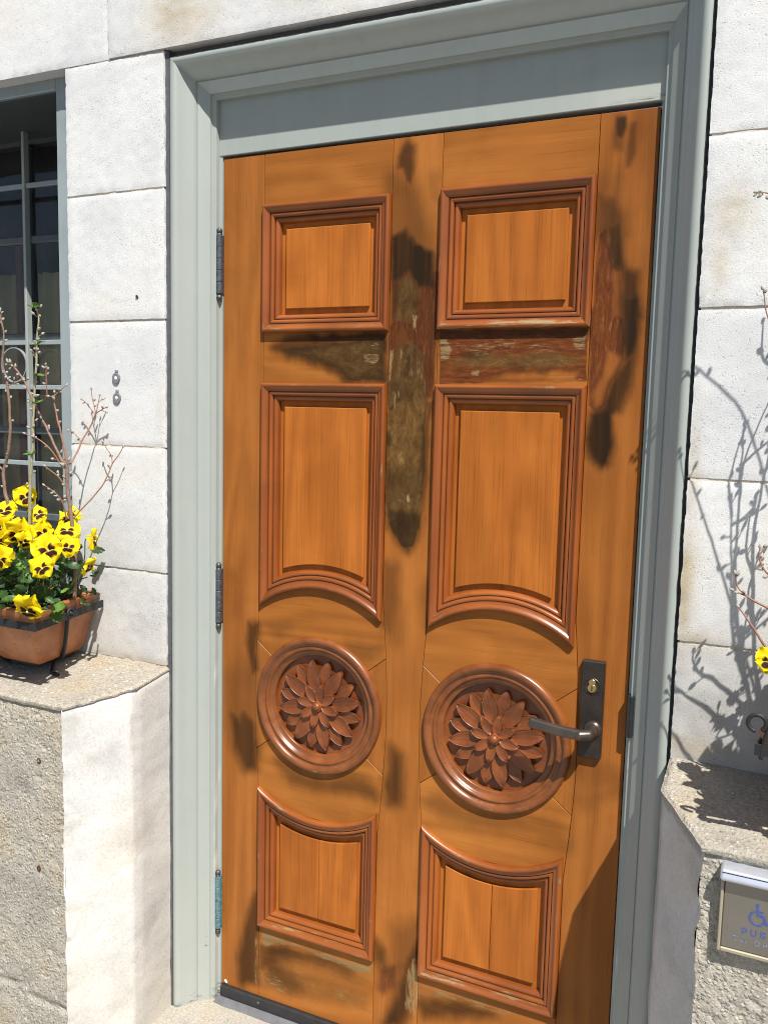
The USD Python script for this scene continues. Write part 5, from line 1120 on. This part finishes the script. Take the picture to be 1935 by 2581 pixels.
def pansies(mirror):
    r = np.random.default_rng(77 + mirror)
    f = (lambda p: np.array([W - p[0], p[1], p[2]])) if mirror else (lambda p: np.array(p[:3]))
    xc = -0.56
    t = thing("pansy_plant", f((-0.40, -0.22, RZ - 0.02)), "yellow pansies barely seen at the right picture edge" if mirror else "mass of yellow pansies with dark blotches in the left planter", "pansies", "pansies in the planters")
    items = [(FL[i][:3], FACE[i], FL[i][3]) for i in range(len(FL))]
    for _ in range(9):
        items.append(((r.uniform(-0.85, -0.50), -r.uniform(0.14, 0.36), r.uniform(1.06, 1.22)), (r.uniform(-0.2, 0.5), -0.85, r.uniform(0, 0.4)), r.uniform(0.85, 1.1)))
    for i, (p, fc, sz) in enumerate(items):
        p = f(p)
        fc = tuple(np.array(fc, float) / np.linalg.norm(fc) + r.normal(0, 0.27, 3))
        if mirror:
            fc = (-fc[0] * 0.3 + 0.2, fc[1], fc[2])
            if p[0] < 1.29: p = p + np.array([0.075, 0, -0.01])
            if i == 11: p, sz, fc = np.array([1.2085, -0.25, 1.0765]), 0.85, (0.2, -0.9, 0.25)
        flower(t, p, fc, r.uniform(-0.7, 0.6), sz * r.uniform(0.78, 1.12), r)
        n = np.array(fc, float); n /= np.linalg.norm(n)
        base = f((np.clip(f(p)[0] - 0.04, -0.80, -0.33), np.clip(p[1] + 0.03, -0.30, -0.14), RZ - 0.02))
        mid = (base + p) / 2 + np.array([0, 0.01, 0.02])
        put(t, "flower_stem", tube(smooth_path([base, mid, p - n * 0.02 + np.array([0, 0, 0.004]), p - n * 0.002], 12), 0.0013, 5), "leaf_fresh", True)
    kinds = ["leaf_green", "leaf_green", "leaf_deep", "leaf_fresh"]
    nl = 0
    while nl < 290:
        x = r.uniform(-0.80, -0.20) if nl < 190 else r.uniform(-0.50, -0.20); D = r.uniform(0.12, 0.39) if nl < 190 else r.uniform(0.26, 0.38); z = r.uniform(0.985, 1.17) if nl < 190 else r.uniform(0.99, 1.11)
        top = 1.165 - 0.28 * max(0, abs(x - xc) - 0.22) - 1.6 * max(0, D - 0.29) - 0.5 * max(0, -0.30 - x < -0.0 and (x + 0.30) or 0)
        xr = -0.243 - 0.10 * (0.35 - D) / 0.25 * 0.6 + 0.035
        if z > top or x > xr or abs(x - xc) > 0.34: continue
        if D > 0.345 and (z > 1.03 or r.random() < 0.5): continue
        L = r.uniform(0.020, 0.038); w = L * r.uniform(0.30, 0.42)
        v, F = leaf_mesh(L, w, r)
        d = np.array([x - xc, -(D - 0.20) * 2.2 - 0.15, r.uniform(-0.35, 0.35)]) + r.normal(0, 0.45, 3)
        v = orient(v, (x, -D, z), d, np.array([0.2, -0.45, 0.85]) + r.normal(0, 0.25, 3))
        v = np.array([f(q_) for q_ in v])
        if mirror and v[:, 0].min() < 1.212: v[:, 0] += 0.05
        put(t, "leaf", (v, F), kinds[r.integers(4)], True)
        nl += 1
    ms = []
    for _ in range(650):
        x = r.uniform(-0.84, -0.27); D = r.uniform(0.12, 0.33); z = r.uniform(0.98, 1.12 - 0.5 * max(0, D - 0.27))
        v, F = leaf_mesh(r.uniform(0.014, 0.026), r.uniform(0.004, 0.008), r)
        v = orient(v, (x, -D, z), r.normal(0, 1, 3) + np.array([0, -0.2, 0.3]), np.array([0.1, -0.4, 0.9]) + r.normal(0, 0.4, 3))
        v = np.array([f(q_) for q_ in v]); ms.append((v, F))
    c_ = put(t, "small_leaves", cat(*ms), "leaf_deep", True); tag(c_.path, kind="stuff")
    return t
pansies(False); pansies(True)

# ---------------------------------------------------------------- pussy willow branches in the planters
def catkin(p, d, L, r_):
    d = np.asarray(d, float); d /= max(np.linalg.norm(d), 1e-6)
    s_ = trimesh.creation.icosphere(2); v = s_.vertices
    v = v * (1 + 0.10 * (noise(v * 6 + p[0] * 100)[:, None] - 0.5))
    a = np.cross(d, [0.31, 0.8, 0.5]); a /= np.linalg.norm(a); b = np.cross(d, a)
    return np.asarray(p) + (v[:, [0]] * a + v[:, [1]] * b) * r_ * (1 - 0.25 * v[:, [2]]) + v[:, [2]] * d * L / 2, s_.faces
def willow(name_label, branches, dens, seed, group):
    r = np.random.default_rng(seed)
    p0 = np.array(branches[0][0][0])
    t = thing("willow_twigs", (p0[0], p0[1], RZ - 0.02), name_label, "twigs", group)
    for pts, r0, r1, m_, buds, green in branches:
        n = 7 * len(pts)
        q_ = smooth_path(pts, n); q_ = q_ + 0.0012 * (np.stack([noise(q_ * 45 + k * 3.3) for k in range(3)], 1) - 0.5) * 2
        rad = np.linspace(r0, r1, n) * (1 + 0.18 * (noise(q_ * 130) - 0.5))
        put(t, "branch", tube(q_, rad, 7), m_, True)
        Ltot = np.linalg.norm(np.diff(q_, axis=0), axis=1).sum()
        k = int(Ltot * dens * buds)
        for i in range(k):
            f_ = r.uniform(0.25, 1.0) if len(pts) > 4 else r.uniform(0.12, 1.0)
            j = min(n - 2, int(f_ * (n - 1))); tg = q_[j + 1] - q_[j]; tg /= np.linalg.norm(tg)
            sd_ = np.cross(tg, r.normal(0, 1, 3)); sd_ /= np.linalg.norm(sd_); d = tg * 0.8 + sd_
            L = r.uniform(0.0055, 0.0105); rr = r.uniform(0.0019, 0.0032)
            stalk = r.uniform(0.002, 0.010)
            pc = q_[j] + sd_ * (rad[j] + stalk) + tg * (stalk * 0.8 + L * 0.35)
            if stalk > 0.005:
                put(t, "twiglet", tube([q_[j], pc], 0.0009, 5), m_, True)
            put(t, "catkin", catkin(pc, d, L, rr), "catkin_fur", True)
            put(t, "bud_scale", catkin(pc - d / np.linalg.norm(d) * L * 0.42, d, L * 0.42, rr * 0.8), "bud_scale", True)
        put(t, "catkin", catkin(q_[-1], q_[-1] - q_[-2], 0.008, 0.0024), "catkin_fur", True)
        if green:
            for f_ in green:
                j = int(f_ * (n - 1))
                for _ in range(7 if f_ > 0.9 else 4):
                    v, F = leaf_mesh(r.uniform(0.014, 0.027), r.uniform(0.0032, 0.0055), r, 0)
                    a = r.uniform(0, 6.28)
                    put(t, "leaf", (orient(v, q_[j], np.array([math.cos(a), math.sin(a), r.uniform(0.1, 1.0)]), np.array([0.1, -0.4, 0.9])), F), "leaf_fresh", True)
    return t
LB = {'trunk':[(-0.2767,-0.2,1.1603),(-0.2802,-0.2,1.1914),(-0.2893,-0.2,1.2407),(-0.2923,-0.2,1.2871),(-0.2917,-0.2,1.3141),(-0.3059,-0.2,1.3212),(-0.3517,-0.2,1.3939),(-0.392,-0.2,1.455),(-0.4203,-0.2,1.5044),(-0.4536,-0.2,1.5369),(-0.4729,-0.2,1.5447)],'b2':[(-0.286,-0.19,1.1868),(-0.2727,-0.18,1.2072),(-0.243,-0.15,1.2555),(-0.2273,-0.14,1.2872),(-0.2198,-0.13,1.316),(-0.2079,-0.125,1.3351),(-0.1939,-0.12,1.359)],'b2b':[(-0.2198,-0.13,1.316),(-0.2301,-0.125,1.3373),(-0.2441,-0.125,1.3525),(-0.2587,-0.12,1.367)],'b3':[(-0.2918,-0.2,1.3126),(-0.2949,-0.18,1.3209),(-0.2943,-0.15,1.3654),(-0.2836,-0.13,1.4064),(-0.2722,-0.125,1.4319),(-0.2548,-0.125,1.4416),(-0.2385,-0.125,1.4482)],'b3b':[(-0.2722,-0.125,1.4319),(-0.2676,-0.122,1.4587),(-0.265,-0.12,1.4775)],'b3c':[(-0.2722,-0.125,1.4319),(-0.2821,-0.122,1.4521),(-0.2897,-0.12,1.4741),(-0.2907,-0.12,1.4913)],'b3d':[(-0.2735,-0.125,1.4303),(-0.2946,-0.122,1.4456),(-0.3087,-0.12,1.458),(-0.3219,-0.12,1.4657)],'b3e':[(-0.2943,-0.15,1.3654),(-0.3195,-0.145,1.3818),(-0.3461,-0.14,1.3904)],'b4':[(-0.2896,-0.2,1.3158),(-0.3028,-0.2,1.3646),(-0.318,-0.2,1.4164),(-0.3273,-0.2,1.4561),(-0.3332,-0.2,1.4683),(-0.358,-0.2,1.471),(-0.3851,-0.21,1.475)],'b4b':[(-0.3311,-0.2,1.4667),(-0.3223,-0.19,1.4825),(-0.3073,-0.18,1.4983)],'b4c':[(-0.3497,-0.2,1.4711),(-0.3507,-0.2,1.5079),(-0.3518,-0.2,1.5445)],'b5':[(-0.3062,-0.2,1.3088),(-0.324,-0.22,1.3504),(-0.3461,-0.23,1.3713),(-0.3809,-0.24,1.3841)],'b6':[(-0.46,-0.22,1.2099),(-0.4677,-0.22,1.2415),(-0.4711,-0.22,1.2923),(-0.4518,-0.22,1.347),(-0.4459,-0.22,1.4163),(-0.4523,-0.22,1.494),(-0.4654,-0.22,1.5281),(-0.464,-0.22,1.5682),(-0.4591,-0.22,1.6082),(-0.4672,-0.22,1.6481),(-0.4698,-0.22,1.6696)],'b6b':[(-0.4711,-0.22,1.2923),(-0.4832,-0.22,1.2997),(-0.5088,-0.22,1.3257)],'b6c':[(-0.4523,-0.22,1.494),(-0.4329,-0.22,1.4973),(-0.3986,-0.22,1.5067)],'b7':[(-0.3769,-0.23,1.2476),(-0.3725,-0.23,1.2946),(-0.3652,-0.23,1.3568),(-0.3609,-0.23,1.4336),(-0.3508,-0.23,1.5247),(-0.346,-0.23,1.5907),(-0.3392,-0.23,1.6412),(-0.3477,-0.23,1.674)],'b8':[(-0.2946,-0.2,1.1872),(-0.2981,-0.21,1.2269),(-0.3081,-0.22,1.2488),(-0.3345,-0.23,1.2675)],'b9':[(-0.305,-0.2,1.2716),(-0.3192,-0.21,1.2916),(-0.3416,-0.22,1.3111)]}
def B_(k, r0, r1, m_="twig_bark", buds=1.0, green=None):
    return (LB[k], r0, r1, m_, buds, green)
root = lambda x, y: [(x, y, RZ - 0.02), (x - 0.0, y, 1.08)]
left_branches = [([(-0.285, -0.195, RZ - 0.02), (-0.272, -0.2, 1.08)] + LB["trunk"], 0.0056, 0.0016, "bark", 1.25, None), B_("b2", 0.0020, 0.0010, buds=0.25), B_("b2b", 0.0013, 0.0009, buds=0.9), B_("b3", 0.0024, 0.0010, buds=0.45),
                 B_("b3b", 0.0012, 0.0008, buds=0.9), B_("b3c", 0.0012, 0.0008, buds=0.8), B_("b3d", 0.0012, 0.0008, buds=0.9), B_("b3e", 0.0011, 0.0008, buds=0.8), B_("b4", 0.0026, 0.0010, buds=0.8), B_("b4b", 0.0013, 0.0009, buds=1.6),
                 B_("b4c", 0.0013, 0.0009, buds=1.5), B_("b5", 0.0021, 0.0010, buds=0.9), ([(-0.47, -0.22, RZ - 0.02), (-0.455, -0.22, 1.10)] + LB["b6"], 0.0052, 0.0014, "bark", 0.7, None), B_("b6b", 0.0030, 0.0012, buds=0.7), B_("b6c", 0.0014, 0.0009, buds=1.2),
                 ([(-0.40, -0.23, RZ - 0.02), (-0.385, -0.23, 1.12)] + LB["b7"], 0.0042, 0.0016, "pale_twig", 0.8, [0.42, 0.58, 0.66, 0.78, 0.985]), B_("b8", 0.0019, 0.0009, buds=1.4), B_("b9", 0.0017, 0.0009, buds=1.5)]
willow("bare pussy willow branches with grey catkins rising from the left planter", left_branches, 46, 3, None)
RB = {'r1':[(1.2395,-0.2,1.126),(1.2011,-0.2,1.1516),(1.1746,-0.2,1.1645),(1.1445,-0.2,1.1763)],'r1b':[(1.1746,-0.2,1.1645),(1.155,-0.2,1.1798),(1.148,-0.2,1.2053)],'r2':[(1.2348,-0.22,1.0469),(1.206,-0.22,1.0859),(1.1807,-0.22,1.1229),(1.1563,-0.22,1.1546)],'r3':[(1.2242,-0.2,1.1986),(1.1979,-0.2,1.2074),(1.1834,-0.2,1.229),(1.1832,-0.2,1.2519)],'r4':[(1.1896,-0.22,1.5585),(1.1705,-0.22,1.6123),(1.1593,-0.22,1.6566)],'r5':[(1.184,-0.22,1.7824),(1.1585,-0.22,1.7973),(1.1409,-0.22,1.8013)],'flower':[(1.2026,-0.25,1.0785)]}
rr_ = np.random.default_rng(9)
right_branches = [([(1.42, -0.2, RZ - 0.02), (1.32, -0.2, 1.09)] + RB["r1"], 0.0040, 0.0010, "twig_bark", 0.35, None), (RB["r1b"], 0.0014, 0.0009, "twig_bark", 1.0, None), ([(1.36, -0.22, RZ - 0.02), (1.29, -0.22, 0.99)] + RB["r2"], 0.0042, 0.0011, "twig_bark", 0.3, None),
                  ([(1.40, -0.2, RZ), (1.30, -0.2, 1.13)] + RB["r3"], 0.003, 0.001, "twig_bark", 0.5, None), ([(1.40, -0.22, RZ), (1.31, -0.22, 1.22), (1.235, -0.22, 1.44)] + RB["r4"], 0.0020, 0.0008, "twig_bark", 0.3, None), ([(1.44, -0.22, RZ), (1.36, -0.22, 1.35), (1.27, -0.22, 1.68)] + RB["r5"], 0.0019, 0.0008, "twig_bark", 0.3, None)]
for k, (x0, x1, x2, x3, zt, d0) in enumerate(((1.40, 1.30, 1.245, 1.222, 1.62, 0.20), (1.47, 1.36, 1.28, 1.235, 1.55, 0.23), (1.38, 1.285, 1.25, 1.262, 1.72, 0.18)  )):
    pts = [(x0, -d0, RZ - 0.02), (x1, -d0, 1.12), (x2, -d0, 1.12 + (zt - 1.12) * 0.45), (x2 * 0.4 + x3 * 0.6, -d0 + 0.01, 1.12 + (zt - 1.12) * 0.75), (x3, -d0 + 0.02, zt)]
    right_branches.append((pts, 0.0034, 0.0010, "bark", 0.9, None))
    for j in range(4):
        f_ = rr_.uniform(0.35, 0.95); b = smooth_path(pts, 40)[int(f_ * 39)]
        sg = rr_.choice([-1, 1]); ln = rr_.uniform(0.06, 0.15)
        e = b + np.array([sg * ln * 0.55, rr_.uniform(-0.02, 0.04), ln * 0.8])
        if e[0] < 1.222: e[0] = 1.222 + rr_.uniform(0, 0.02)
        m = (b + e) / 2 + np.array([sg * 0.012, 0, -0.008])
        right_branches.append(([tuple(b), tuple(m), tuple(e)], 0.0020, 0.0010, "twig_bark", 1.1, None))
willow("bare reddish willow twigs reaching in from the right picture edge", right_branches, 34, 5, None)
